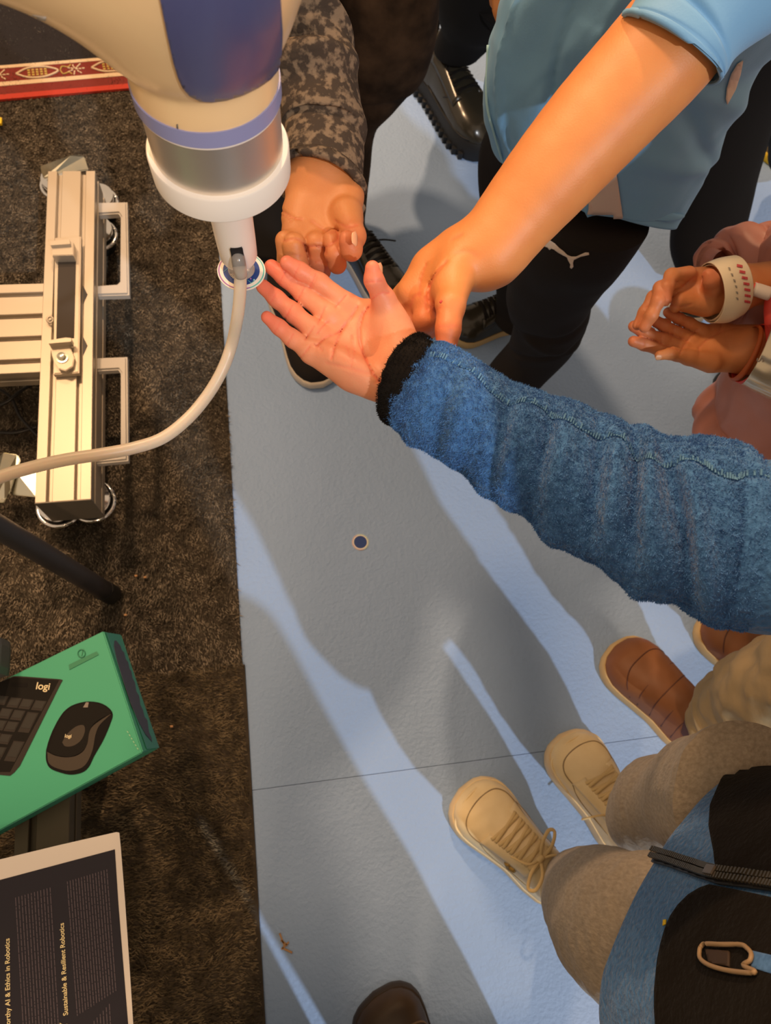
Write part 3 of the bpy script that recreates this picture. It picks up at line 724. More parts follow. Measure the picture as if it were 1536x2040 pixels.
ZP = zc+.018
ps = thing('poster', 'printed poster sheet with white border and dark blue text panel', 'poster', P(120, 1850, ZP))
def pf(name, pts, mat, dz, par=ps, th=.0003): return flat(name, pts, mat, par, th=th, z=ZP+dz)
pf('sheet', [(-150, 1755), (0, 1712), (120, 1683), (232, 1657.5), (238, 1659), (241, 1690), (249, 1790), (258, 1920), (267, 2060), (275, 2260), (-150, 2260)], m_paper, 0, th=.0008)
sh = pf('printed_panel', [(-150, 1795), (0, 1753), (229, 1692), (236, 1800), (246, 1925), (257, 2060), (266, 2250), (-150, 2250)], m_navy, .0008)
def lines(x0, y0, x1, y1, n, base, tipx, seed):
    """rows of unreadable small print: x0,y0 top of the first row, x1,y1 top of the last row, rows run down to base"""
    bm = bmesh.new(); r = random.Random(seed)
    for i in range(n):
        t = i/(n-1); x = x0+(x1-x0)*t; y = y0+(y1-y0)*t; yb = base[0]+(base[1]-base[0])*t; y = y+4
        while y < yb:
            L = r.uniform(4, 18); e = min(y+L, yb)
            sk = lambda yy: x+tipx*(yy-y0)/100
            q = [P(sk(y), y, ZP+.0014), P(sk(y)+1.5, y, ZP+.0014), P(sk(e)+1.5, e, ZP+.0014), P(sk(e), e, ZP+.0014)]
            bm.faces.new([bm.verts.new(p) for p in q]); y = e+r.uniform(1.0, 2.0)
    o = from_bm('small_print', bm, m_ptext, sh); o['kind'] = 'stuff'
lines(133, 1752, 213.5, 1728, 15, (2024, 1974), 7.5, 1)
lines(30, 1784, 100, 1764, 12, (2050, 2050), 6.0, 2)
lines(168, 2050, 220, 1996, 9, (2200, 2200), 6.0, 3)
def ptext(s, x0, y0, x1, y1, size, par=sh):
    a = P(x0, y0, ZP+.0014); b = P(x1, y1, ZP+.0014); u = nrm(b-a); text('heading', s, size, a, u, np.cross((0, 0, 1), u), m_pyel, par)
ptext('Sustainable & Resilient Robotics', 135.5, 2022, 127.5, 1846, .0063)
ptext('Y', 134, 2048, 133, 2030, .0095)
ptext('Trustworthy AI & Ethics in Robotics', 21, 2085, 19, 1877, .0063)

# debris on the mat
for i, (px, py, a, L) in enumerate(((562, 1872, 1.9, .009), (568, 1884, .6, .007), (572, 1893, 2.6, .008), (566, 1878, 2.4, .006))):
    t = box('wood_chip', P(px, py, .001), (L, .0012, .0007), M('chip_wood', (.45, .27, .13), .8), rot=np.array(Matrix.Rotation(a, 3, 'Z')), bev=.0003)
    tag(t, 'small wood splinter on the lit strip of blue mat', 'splinter', 'splinters on the mat')

# ================================================================== PEOPLE: helpers
def px3(x, y, z): return P(x, y, z)
def rpx(r, p): return r*depth(p)/F_PX
def chain(js, k=.004):
    """js: list of (x, y, z, r_px)"""
    pts = [px3(*j[:3]) for j in js]; rs = [rpx(j[3], p) for j, p in zip(js, pts)]
    return union([cone(pts[i], pts[i+1], rs[i], rs[i+1]) for i in range(len(pts)-1)], k) if len(pts) > 1 else cone(pts[0], pts[0], rs[0], rs[0])
def groove(js, r): return chain([(x, y, z, r) for x, y, z in js], .0005)
def tipfn(tips, R0):
    T = np.array(tips)
    def fn(v):
        d = np.min(np.linalg.norm(v[:, None]-T[None], axis=2), 1); return np.clip(1-d/R0, 0, 1)**1.0
    return fn
def projv(p):
    c = (p-EYE) @ ROT; return 768+F_PX*c[..., 0]/-c[..., 2], 1020-F_PX*c[..., 1]/-c[..., 2]
def crease_field(x, y, lines):
    """how strongly each image point lies on a skin crease: sum over lines of (points, width px, depth m)"""
    out = np.zeros_like(x)
    for pts, wd, dp in lines:
        q = catmull(np.array(pts, float), max(4, 3*len(pts))) if len(pts) > 2 else np.array(pts, float)
        m = np.full(x.shape, 1e9)
        for a, b in zip(q[:-1], q[1:]):
            dx, dy = b-a; t = np.clip(((x-a[0])*dx+(y-a[1])*dy)/(dx*dx+dy*dy+1e-9), 0, 1)
            m = np.minimum(m, (x-a[0]-t*dx)**2+(y-a[1]-t*dy)**2)
        out = out+dp*np.exp(-m/(wd*wd))
    return out
def hand(name, fingers, palm, mat, par, kp=.010, kf=.004, res=.0012, tint=None, cuts=(), creases=()):
    fs = [chain(f, kf) for f in fingers]; pl = union([chain(p, .006) if isinstance(p, list) else p for p in palm], kp)
    def fn(p):
        d = pl(p)
        for g in fs: d = np.minimum(d, 1e9) if False else smin(d, g(p), .0045)
        return d
    fn.bb = (np.min([g.bb[0] for g in fs+[pl]], 0), np.max([g.bb[1] for g in fs+[pl]], 0))
    # keep neighbouring fingers apart: smooth union against the palm only
    def fn2(p):
        a = pl(p); best = None
        for g in fs:
            b = smin(a, g(p), .0050); best = b if best is None else np.minimum(best, b)
        return best
    fn2.bb = fn.bb
    def f3(p):
        d = fn2(p)
        if creases:
            near = np.abs(d) < .006
            if near.any():
                q = p[near]; x, y = projv(q); d = d.copy(); d[near] += crease_field(x, y, creases)
        return d
    f3.bb = fn2.bb
    def tn(v):
        t = tint(v) if tint is not None else np.zeros(len(v))
        if creases: x, y = projv(v); t = t+np.clip(crease_field(x, y, creases)/.0016, 0, .55)
        return np.clip(t, 0, 1)
    return blob(name, f3, res, mat, par, tn, 1)
def nail(name, c, n, u, w, l, mat, par):
    n = nrm(n); u = nrm(u-np.dot(u, n)*n); v = np.cross(n, u)
    R = []
    for i in range(7):
        t = -1+2*i/6; row = []
        for j in range(7):
            s = -1+2*j/6; k = math.sqrt(max(0, 1-abs(t)**3.5)); row.append(np.array(c)+u*l*t+v*w*s*k+n*(-.25*w*s*s*k))
        R.append(row)
    R = np.array(R); o = mk(name, R, grid_faces(7, 7, False), mat, par)
    md = o.modifiers.new('t', 'SOLIDIFY'); md.thickness = .0006; return o
m_nail = M('finger_nail', (.74, .38, .21), .4, coat=.05)
def folds(*terms):
    """terms: (amp, freq along, freq around, phase, skew)"""
    def fn(S, A, R):
        d = 0
        for a, fs_, fa, ph in terms: d = d+a*np.sin(2*np.pi*fs_*S+fa*A+ph)
        return d
    return fn
def crease(S, A, s0, a0, ws, wa, slope, amp):
    a = (A-a0+np.pi) % (2*np.pi)-np.pi
    return amp*np.exp(-(((S-s0)-slope*a)/ws)**2)*np.exp(-(a/wa)**2)

def shoe(par, toe, heel, W, style, name='shoe'):
    """builds a shoe flat on the mat; toe and heel are image points of the sole"""
    T = P(*toe, 0); Hh = P(*heel, 0); L = float(np.linalg.norm((T-Hh)[:2])); ux = nrm((T-Hh)*[1, 1, 0]); uy = np.array([-ux[1], ux[0], 0]); uz = np.array([0, 0, 1.])
    base = link(bpy.data.objects.new(name, None)); base.location = ((T+Hh)/2).tolist(); parent_to(base, par)
    def X(x, y, z): return Hh+ux*(x*L)+uy*y+uz*z
    tt = np.array([0, .04, .12, .25, .42, .58, .70, .80, .88, .94, .98, 1.0])
    ww = np.array([.0, .46, .66, .74, .74, .86, .96, 1.0, .92, .74, .48, 0.])*W/2
    bend = style.get('bend', 0.0)
    def wf(t): return np.interp(t, tt, ww)
    def mid(t): return bend*W*np.sin(np.pi*np.clip(t, 0, 1))*.5
    sh_ = style.get('sole', .024); m_up, m_so = style['upper'], style['solem']
    n = 40; ts = .5-.5*np.cos(np.linspace(0, np.pi, n))
    out = [(t, wf(t)+mid(t)) for t in ts]+[(t, -wf(t)+mid(t)) for t in ts[::-1][1:-1]]
    out = np.array(out)
    rows = []
    for z, gsc in ((.001, .985), (.006, 1.0), (sh_*.8, 1.0), (sh_, .97), (sh_, .90)):
        rows.append([X(.5+(t-.5)*gsc, (y-mid(t))*gsc+mid(t), z) for t, y in out])
    R = np.array(rows)
    v, f = cap_fan(R, grid_faces(len(rows), len(out)), len(rows), len(out), True, True)
    so = mk('sole', v, f, m_so, base, recalc=True); md = so.modifiers.new('es', 'EDGE_SPLIT'); md.split_angle = math.radians(50)
    hts = np.array(style.get('h', [.052, .062, .07, .075, .074, .062, .050, .042, .036, .028, .016, .0]))*1.0
    hx = np.array([0, .04, .12, .25, .38, .52, .64, .74, .84, .92, .97, 1.0])
    def hf(t): return np.interp(t, hx, hts)
    ins = .93
    pw = style.get('pow', 2.4)
    def surf(t, s):                     # s in -1..1 across
        a = s*np.pi/2; c = np.sign(np.sin(a))*abs(np.sin(a))**(2/pw); h = abs(np.cos(a))**(2/pw)
        tq = .5+(t-.5)*.965
        return X(tq, wf(t)*ins*c+mid(t), sh_-.002+hf(t)*h)
    nt_, ns = 56, 33; tl = np.linspace(.004, .996, nt_)
    G = np.array([[surf(t, s) for s in np.linspace(-1, 1, ns)] for t in tl])
    if style.get('disp'):
        S, A = np.meshgrid(tl, np.linspace(-1, 1, ns), indexing='ij'); G = G+uz*style['disp'](S, A)[..., None]
    up = mk('upper', G, grid_faces(nt_, ns, False), m_up, base, recalc=True)
    def line(nm, pts, r, mat, lift=.001, nn=None, flat_=1): return tube(nm, [surf(t, s)+uz*lift for t, s in pts], r, mat, base, n=nn or len(pts)*5, m=8, flat=flat_)
    for nm, pts, r, mat in style.get('lines', []): line(nm, pts, r, mat, .0004)
    if style.get('laces'):
        ml = style['lacem']
        tg = [(t, s) for t in np.linspace(.40, .70, 4) for s in (0,)]
        Gt = np.array([[surf(t, s)+uz*.0015 for s in np.linspace(-.26, .26, 7)] for t in np.linspace(.34, .70, 12)])
        mk('tongue', Gt, grid_faces(12, 7, False), style.get('tonguem', m_up), base)
        for sgn in (-1, 1):
            Gf = np.array([[surf(t, sgn*s)+uz*(.003-.002*abs(s-.42)/.2) for s in np.linspace(.24, .60, 6)] for t in np.linspace(.36, .71, 12)])
            o = mk('eyestay', Gf, grid_faces(12, 6, False), m_up, base, recalc=True); md = o.modifiers.new('s', 'SOLIDIFY'); md.thickness = .0015
        rows_ = np.linspace(.68, .40, 6)
        for i, t in enumerate(rows_):
            t2 = t-.028
            for sgn in (1, -1):
                line('lace', [(t, -.34*sgn), (t-.006, -.2*sgn), (t-.014, 0), (t-.022, .2*sgn), (t2, .34*sgn)], .0026, ml, .0048+(.001 if sgn > 0 else 0), 14, .45)
        if style['laces'] == 'bow':
            k = surf(.40, 0)+uz*.009
            for sgn, ang, ll in ((-1, .35, .040), (1, -.45, .040)):
                d = nrm(uy*sgn+ux*math.sin(ang)); e = np.cross(uz, d)
                tube('lace_loop', [k, k+d*ll*.5+e*.007+uz*.006, k+d*ll+e*.004+uz*.003, k+d*ll*1.05-e*.006, k+d*ll*.55-e*.008+uz*.002, k], .0026, ml, base, n=26, m=8, flat=.45)
                tube('lace_end', [k, k+d*.02+ux*.018*sgn+uz*.004, k+d*.03+ux*.045*sgn-uz*.002], .0018, ml, base, n=12, m=8, flat=.6)
            tube('lace_knot', [k-uy*.005, k, k+uy*.005], .0045, ml, base, n=8, m=10)
        else:
            k = surf(.44, .5)+uz*.004; tube('lace_end', [k, k+uy*.012+ux*.006, k+uy*.034+ux*.012-uz*.01], .0016, ml, base, n=12, m=8)
    if style.get('collar'):
        cz = sh_+.052; cc = .17
        ringp = [X(cc+.125*math.cos(t), mid(.2)+W*.27*math.sin(t), cz+.014*math.cos(t)**2+.006*math.cos(t)) for t in np.linspace(0, 2*np.pi, 17)]
        tube('collar', ringp, .0075, style.get('collarm', m_up), base, n=60, m=12)
        R = np.array([[X(cc+.125*q*math.cos(t), mid(.2)+W*.27*q*math.sin(t), z) for t in np.linspace(0, 2*np.pi, 28, endpoint=False)] for q, z in ((1.15, sh_+.015), (1.08, cz-.01), (.98, cz+.004))])
        mk('ankle_panel', R, grid_faces(3, 28), m_up, base, recalc=True)
        tube('sock', [X(cc, mid(.2), sh_+.01), X(cc-.01, mid(.2), cz+.05)], W*.22, style.get('sockm', m_sweat), base, n=6, m=20)
    return base, X, surf

def head(par, c, r, face, mat, hairm):
    """simple human head: c = centre, r = half height, face = horizontal facing direction, tilted by its z part"""
    fx = nrm(face); up = nrm(np.array([0, 0, 1.])-fx*fx[2]); sx_ = np.cross(up, fx)
    g = lambda a, b, d: np.array(c)+fx*a*r+sx_*b*r+up*d*r
    sk = union([ell(g(-.08, 0, .22), (fx, sx_, up), (.82*r, .66*r, .78*r)), ell(g(.18, 0, -.35), (fx, sx_, up), (.52*r, .50*r, .62*r)),
                cone(g(.60, 0, -.05), g(.82, 0, -.28), .07*r, .13*r), cone(g(.52, -.16, -.55), g(.52, .16, -.55), .10*r, .10*r), cone(g(.50, 0, -.82), g(.42, 0, -.80), .16*r, .2*r),
                cone(g(-.05, 0, -.5), g(-.18, 0, -1.6), .42*r, .46*r)], .16*r)
    sk = union([sk]+[ell(g(-.02, s*.66, -.05), (fx, sx_, up), (.16*r, .08*r, .26*r)) for s in (-1, 1)], .04*r)
    sk = carve(sk, [cone(g(.74, s*.27, .05), g(.78, s*.27, .05), .10*r, .12*r) for s in (-1, 1)]+[cone(g(.70, -.2, -.56), g(.70, .2, -.56), .02*r, .02*r)], .05*r)
    blob('head', sk, r*.04, mat, par)
    hair = union([ell(g(-.14, 0, .34), (fx, sx_, up), (.86*r, .74*r, .80*r)), ell(g(-.42, 0, -.15), (fx, sx_, up), (.48*r, .66*r, .7*r))], .1*r)
    cut = ell(g(.95, 0, -.45), (fx, sx_, up), (.75*r, .85*r, .95*r))
    def hf(p): return np.maximum(hair(p), -cut(p))
    hf.bb = hair.bb
    blob('hair', hf, r*.05, hairm, par)
    for s in (-1, 1):
        e = g(.60, s*.27, .05)
        lathe('eye', [(-.1*r*math.cos(a), max(1e-5, .1*r*math.sin(a))) for a in np.linspace(0, np.pi, 9)], m_eye, par, e, fx, 16)
        lathe('iris', [(.088*r, .045*r), (.102*r, .03*r)], m_iris, par, e, fx, 12)

# ================================================================== PERSON IN BLUE FLEECE
pF = thing('person', 'person in a blue and black zip fleece with palm held out to the robot', 'person', P(1080, 1680, 0))
zf = .772
tipsF = [P(570, 523, .775), P(536, 528, .775), P(523, 569, .775), P(530, 629, .775), P(742, 532, .80)]
cF = []
def gz(x, y, z): return (x, y, z)
hand('hand',
     [[(572, 524, .781, 14.8), (598, 540, .777, 16), (637, 563, .772, 17.5), (692, 606, .764, 21)],
      [(541, 532, .770, 15), (568, 552, .769, 17), (608, 588, .765, 19), (656, 628, .763, 21)],
      [(524, 571, .768, 14.5), (551, 595, .766, 16), (583, 622, .763, 18.5), (628, 662, .762, 20.5)],
      [(532, 632, .770, 12.5), (556, 652, .767, 14.5), (582, 674, .764, 16.5), (618, 703, .762, 17)],
      [(742, 534, .806, 15), (745, 558, .800, 18.5), (764, 597, .786, 23), (790, 660, .770, 33)]],
     [[(692, 608, .762, 20), (745, 640, .760, 26), (806, 712, .762, 30)], [(656, 630, .760, 21), (720, 670, .757, 27), (806, 735, .760, 30)],
      [(628, 663, .760, 21), (700, 712, .757, 27), (795, 762, .760, 28)], [(620, 704, .761, 20), (700, 748, .760, 24), (785, 782, .762, 24)],
      [(735, 628, .760, 24), (770, 620, .775, 20)],
      ell(P(785, 662, .772), (P(820, 720, .77)-P(755, 600, .77), (0, 0, 1), np.cross(P(820, 720, .77)-P(755, 600, .77), (0, 0, 1))), (rpx(64, P(785, 662, .77)), .0135, rpx(37, P(785, 662, .77)))),
      ell(P(705, 742, .768), (P(775, 790, .77)-P(640, 700, .77), (0, 0, 1), np.cross(P(775, 790, .77)-P(640, 700, .77), (0, 0, 1))), (rpx(78, P(705, 742, .77)), .012, rpx(28, P(700, 740, .77)))),
      [(806, 735, .763, 58), (900, 790, .775, 60)], ],
     m_skinF, pF, kp=.011,
     creases=[([(735, 612), (722, 632), (716, 662), (722, 700), (742, 742), (768, 775)], 2.2, .0016), ([(722, 622), (712, 650), (716, 690)], 1.6, .0009),
              ([(712, 612), (700, 632), (682, 655), (668, 690), (660, 715)], 2.0, .0013), ([(690, 648), (672, 664), (650, 672), (630, 690)], 1.8, .0011), ([(700, 668), (706, 700), (700, 730)], 1.4, .0007), ([(690, 690), (700, 716)], 1.3, .0006),
              ([(655, 640), (642, 652), (632, 665)], 1.5, .0010), ([(622, 686), (634, 690), (642, 698)], 1.5, .0008), ([(668, 612), (690, 588)], 1.6, .0011), ([(634, 645), (646, 616), (650, 610)], 1.6, .0010), ([(608, 677), (626, 650)], 1.6, .0010), ([(600, 712), (618, 690)], 1.6, .0010),
              ([(617, 574), (629, 546)], 1.5, .0009), ([(621, 577), (633, 550)], 1.2, .0006), ([(591, 603), (607, 573)], 1.5, .0009), ([(568, 636), (583, 608)], 1.5, .0009), ([(571, 689), (585, 664)], 1.4, .0008),
              ([(585, 553), (597, 527)], 1.3, .0006), ([(556, 565), (570, 538)], 1.3, .0006), ([(540, 602), (552, 582)], 1.3, .0006), ([(546, 664), (558, 643)], 1.2, .0006),
              ([(728, 562), (760, 560)], 1.5, .0007), ([(738, 598), (758, 584), (775, 584)], 1.7, .0009), ([(762, 782), (780, 766), (795, 756)], 2.0, .0008), ([(745, 765), (762, 752), (776, 748)], 1.5, .0006), ([(650, 722), (690, 732), (740, 745)], 3, .0005)],
     tint=tipfn(tipsF, .034))
nail('nail', P(757, 536, .8065), ROT[:, 0]*.8+ROT[:, 2]*.6, ROT[:, 1], .0032, .0042, m_nail, pF)

# sleeve
slv = [(840, 676, 762, 829, .772, .72), (868, 684, 784, 850, .773, .78), (895, 689, 807, 868, .774), (963, 733, 864, 909, .776), (1030, 770, 927, 946, .778), (1092, 790, 990, 995, .780), (1154, 806, 1051, 1039, .783), (1225, 838, 1129, 1096, .786), (1285, 856, 1206, 1143, .790),
       (1340, 874, 1284, 1184, .795), (1400, 868, 1362, 1223, .80), (1472, 880, 1450, 1248, .806), (1540, 915, 1540, 1262, .815)]
shoulder = np.array([.335, .02, .95])
S_end = [(np.array([.305, .115, .845]), None, .9)]
c12, w12, _ = station(slv[-1])
slvw = slv+[(c12+(shoulder-c12)*.5+np.array([.03, .02, 0]), w12*1.02, .85), (shoulder, w12*1.0, .85)]
def fleece_disp(S, A, R):
    d = .0007*vnoise(R, .006, 2)+.0016*vnoise(R, .03, 5)
    f = lambda s0, a0, ws, wa, sl, am: crease(S, A, s0, a0, ws, wa, sl, am)
    for s0, a0, sl, am, ws in ((.20, 1.6, .05, -.003, .018), (.235, 1.5, .05, .003, .02), (.31, 1.9, .06, -.0045, .016), (.345, 1.7, .06, .004, .02), (.40, 2.0, .055, -.006, .017), (.44, 1.8, .055, .005, .022),
                               (.50, 2.0, .06, -.007, .018), (.54, 1.8, .07, .005, .022), (.575, 2.2, .075, -.006, .016), (.615, 2.0, .075, .006, .022), (.67, 1.8, .10, -.009, .018), (.71, 1.6, .1, .007, .02)):
        d = d+f(s0, a0-.35, ws, .95, -sl*.45, am*1.2)
    for s0, am in ((.16, .003), (.27, -.003), (.33, .003), (.42, -.0035), (.47, .004), (.56, -.003), (.63, .006), (.70, -.006)): d = d+f(s0, .15, .022, .5, 0, am)
    # overlocked seam groove along the upper side
    a = A-(2.2+.10*np.sin(S*40)); d = d-.0022*np.exp(-(a/.035)**2)*(S > .1)
    return d
sl = limb('fleece_sleeve', slvw, m_fleece, pF, n=420, m=300, thick=.80, disp=fleece_disp, caps=(False, False))
Rf, nf, sg = limb_rings(slvw, 420, 300, .80, fleece_disp)
msk = np.zeros(Rf.shape[:2], bool); msk[8:340] = True
ii, jj = np.nonzero(msk); pick = rng.integers(0, len(ii), 170000); pi_, pj = ii[pick], jj[pick]
vis = ((EYE-Rf[pi_, pj])*nf[pi_, pj]).sum(1) > -.12
pi_, pj = pi_[vis], pj[vis]
base_p = Rf[pi_, pj]+rng.normal(0, .0004, (len(pi_), 3))
curl = np.stack([vnoise(base_p, .004, 11), vnoise(base_p, .004, 12), vnoise(base_p, .004, 13)], 1)
blades('fleece_fibres', base_p, nf[pi_, pj]+curl*1.6, .0017, .0006, m_fuzz, sl, .6, 4)
# seam stitches
bm = bmesh.new()
for i in range(46, 340, 2):
    s = i/419; a = 2.2+.10*math.sin(s*40); j = int(a/(2*np.pi)*300) % 300
    p = Rf[i, j]; t = nrm(Rf[min(i+1, 419), j]-p); cdir = nrm(Rf[i, (j+1) % 300]-p); q = p+nf[i, j]*.0012+cdir*.002
    box_bm(bm, q, (.0005, .0018, .0005), rot=np.array([t, cdir, nf[i, j]]).T)
from_bm('seam_stitching', bm, m_seam, sl)
# black cuff binding
cuff = [(838, 674, 760, 827, .771, .80), (843, 675, 765, 831, .771, .82), (850, 678, 771, 836, .772, .84), (857, 683, 777, 839, .773, .84), (862, 686, 782, 842, .773, .80)]
cR = limb('cuff_binding', cuff, m_fleeceB, pF, n=30, m=140, thick=.8, disp=lambda S, A, R: .0022*np.sin(np.pi*S)+.0008*vnoise(R, .004, 3), caps=(False, False))
Rc, nc, _ = limb_rings(cuff, 30, 140, .8, lambda S, A, R: .0022*np.sin(np.pi*S))
p_ = Rc[2:28].reshape(-1, 3); n_ = nc[2:28].reshape(-1, 3); q_ = rng.integers(0, len(p_), 9000)
blades('cuff_fibres', p_[q_], n_[q_], .0018, .0006, m_fleeceB, cR, .6, 9)
md = cR.modifiers.new('s', 'SOLIDIFY'); md.thickness = .002; md.offset = -1

# torso of the fleece: horizontal rings, front towards -x
hem = np.array([P(x, y, .56) for x, y in ((1536, 1418), (1432, 1492), (1344, 1594), (1296, 1686), (1278, 1765), (1243, 1818), (1208, 1906), (1181, 1968), (1195, 2060))])
fr = nrm(np.array([-(hem[-2]-hem[0])[1], (hem[-2]-hem[0])[0], 0])); fr = fr if fr[0] < 0 else -fr; sdv = np.cross((0, 0, 1), fr)
cT = P(1296, 1700, .56)-fr*.105
def torso_ring(z, a, rx, ry, sh=(0, 0)):
    ca, sa = np.cos(a), np.sin(a); e = .68
    return np.array([cT[0]+sh[0], cT[1]+sh[1], 0])+fr*(rx*np.sign(ca)*abs(ca)**e)+sdv*(ry*np.sign(sa)*abs(sa)**e)+np.array([0, 0, z])
zz = [.56, .565, .60, .66, .72, .78, .84, .90, .95, .985, 1.0]
rxs = [.103, .105, .104, .102, .102, .105, .108, .105, .095, .075, .05]; rys = [.145, .145, .140, .132, .130, .13, .134, .136, .13, .10, .055]
nn_ = 90; aa = np.linspace(0, 2*np.pi, 160, endpoint=False)
zi = np.linspace(0, 1, nn_); Zs = np.interp(zi, np.linspace(0, 1, len(zz)), zz); RX = np.interp(Zs, zz, rxs); RY = np.interp(Zs, zz, rys)
RT = np.array([[torso_ring(Zs[i]+(.012*math.cos(a)*(1-zi[i])), a, RX[i], RY[i]) for a in aa] for i in range(nn_)])
NT = grid_normals(RT); NT *= np.sign((NT*(RT-RT.mean(1, keepdims=True))).sum())
RT = RT+NT*(.0010*vnoise(RT, .02, 8)+.004*vnoise(RT, .09, 4))[..., None]
v, f = cap_fan(RT, grid_faces(nn_, 160), nn_, 160, False, True)
fz = mk('fleece_jacket', v, f, m_fleece, pF, recalc=True); md = fz.modifiers.new('s', 'SOLIDIFY'); md.thickness = .003; md.offset = -1
ft_ = bvh(fz)
pt = decal('black_panel', [(1620, 1330), (1560, 1392), (1532, 1440), (1480, 1500), (1440, 1560), (1420, 1610), (1418, 1650), (1428, 1700), (1432, 1734), (1700, 1780), (1750, 1500)], ft_, m_fleeceB, pF, .002, .003, 9)
decal('black_panel', [(1420, 1768), (1400, 1775), (1378, 1788), (1358, 1808), (1343, 1830), (1332, 1856), (1324, 1885), (1318, 1915), (1315, 1945), (1312, 1975), (1312, 2010), (1316, 2070), (1330, 2200), (1650, 2200), (1700, 1830), (1500, 1785)], ft_, m_fleeceB, pF, .002, .003, 9)
# zip
zt = []
def on(tree, x, y, off):
    r = Vector(ROT @ _ray(x, y)).normalized(); h = tree.ray_cast(Vector(EYE), r)
    if h[0] is None: return None, None
    n = h[1] if h[1].dot(r) < 0 else -h[1]; return np.array(h[0]+n*off), np.array(n)
zp = thing  # placeholder name kept local
za = decal('zip_tape', [(1296, 1690), (1345, 1703), (1400, 1722), (1450, 1738), (1560, 1752), (1660, 1765), (1660, 1800), (1540, 1782), (1440, 1768), (1390, 1752), (1340, 1733), (1292, 1719)], ft_, m_black, pF, .0032, .0015, 6)
for side_s in (0, 1):
    bm = bmesh.new()
    pa = np.array([(1298, 1697), (1345, 1712), (1400, 1731), (1450, 1744), (1560, 1760), (1640, 1772)], float) if side_s == 0 else np.array([(1296, 1710), (1343, 1725), (1392, 1743), (1442, 1757), (1550, 1775), (1640, 1788)], float)
    L = catmull(pa, 78)
    for i in range(77):
        p, n = on(ft_, *L[i], .0068)
        if p is None: continue
        q, _ = on(ft_, *L[i+1], .0068)
        if q is None: continue
        t = nrm(q-p); c = np.cross(n, t); box_bm(bm, p, (.0009, .0022, .0011), rot=np.array([t, c, n]).T)
    from_bm('zip_teeth', bm, M('zip_teeth_dark', (.10, .085, .06), .35, .6), pF)
p, n = on(ft_, 1432, 1748, .007); q, _ = on(ft_, 1452, 1752, .007)
if p is not None: box('zip_slider', p, (.0055, .0036, .0022), M('zip_slider_metal', (.25, .2, .16), .3, .8), pF, rot=np.array([nrm(q-p), np.cross(n, nrm(q-p)), n]).T, bev=.001)
# pocket zip pull
lp = [(1412, 1898), (1420, 1892), (1450, 1893), (1492, 1896), (1505, 1903), (1514, 1915), (1512, 1928), (1500, 1936), (1522, 1948), (1515, 1952), (1470, 1945), (1432, 1934), (1412, 1920), (1410, 1905)]
w3 = [on(ft_, x, y, .006)[0] for x, y in lp]; w3 = [q for q in w3 if q is not None]
if len(w3) > 5: tube('pocket_pull', w3+[w3[0]], .0014, M('pull_tan', (.36, .24, .13), .5), pF, n=60, m=8)
decal('pull_fabric', [(1418, 1900), (1465, 1904), (1465, 1934), (1425, 1926)], ft_, M('pull_brown', (.05, .03, .02), .7), pF, .004, .002, 6)
decal('pocket_trim', [(1508, 1903), (1545, 1912), (1600, 1930), (1600, 1960), (1545, 1948), (1508, 1936)], ft_, m_fuzz, pF, .003, .002, 8)
tc_ = decal('crumb_spot', [(1326, 1836), (1332, 1835), (1331, 1844), (1325, 1847)], ft_, m_yel, pF, .002, .001, 4)
# left arm held forward with the fleece sleeve, out of the picture
c0 = cT*[1, 1, 0]; lf = sdv*(-1 if sdv[1] > 0 else 1)
limb('left_sleeve', [(c0+lf*.075-fr*.03+np.array([0, 0, .94]), lf*.045, .9), (c0+lf*.08-fr*.07+np.array([0, 0, .80]), lf*.042, .9), (c0+lf*.08-fr*.09+np.array([0, 0, .66]), lf*.04, .9), (c0+lf*.09-fr*.09+np.array([0, 0, .56]), lf*.036, .9)], m_fleece, pF, n=50, m=40)
head(pF, cT*[1, 1, 0]+np.array([.01, 0, 1.13]), .105, fr+np.array([0, .25, -.5]), m_skinF, m_hair)

# sweatpants
def sw_disp(seed, amp=.004):
    def fn(S, A, R): return amp*vnoise(R*[1, 1, .6], .05, seed)+.0012*vnoise(R, .015, seed+1)
    return fn
hipL = torso_ring(.60, math.pi*.5, .02, .07); 
limb('trouser_leg', [(1130, 1706, 1124, 1802, .06, .75), (1138, 1696, 1128, 1816, .10, .8), (1170, 1684, 1142, 1872, .17, .8), (1212, 1684, 1172, 1930, .27, .8), (1270, 1698, 1224, 2010, .39, .75), (1365, 1710, 1330, 2080, .50, .62), (1500, 1730, 1430, 2120, .60, .6)], m_sweat, pF, n=140, m=100, disp=sw_disp(3), caps=(False, True))
limb('trouser_leg', [(1258, 1590, 1266, 1690, .06, .7), (1258, 1552, 1276, 1706, .12, .75), (1290, 1512, 1312, 1712, .22, .85), (1370, 1492, 1362, 1716, .35, .85), (1420, 1462, 1400, 1722, .46, .85), (1490, 1436, 1460, 1735, .57, .85)], m_sweat, pF, n=140, m=100, disp=sw_disp(7), caps=(False, True))
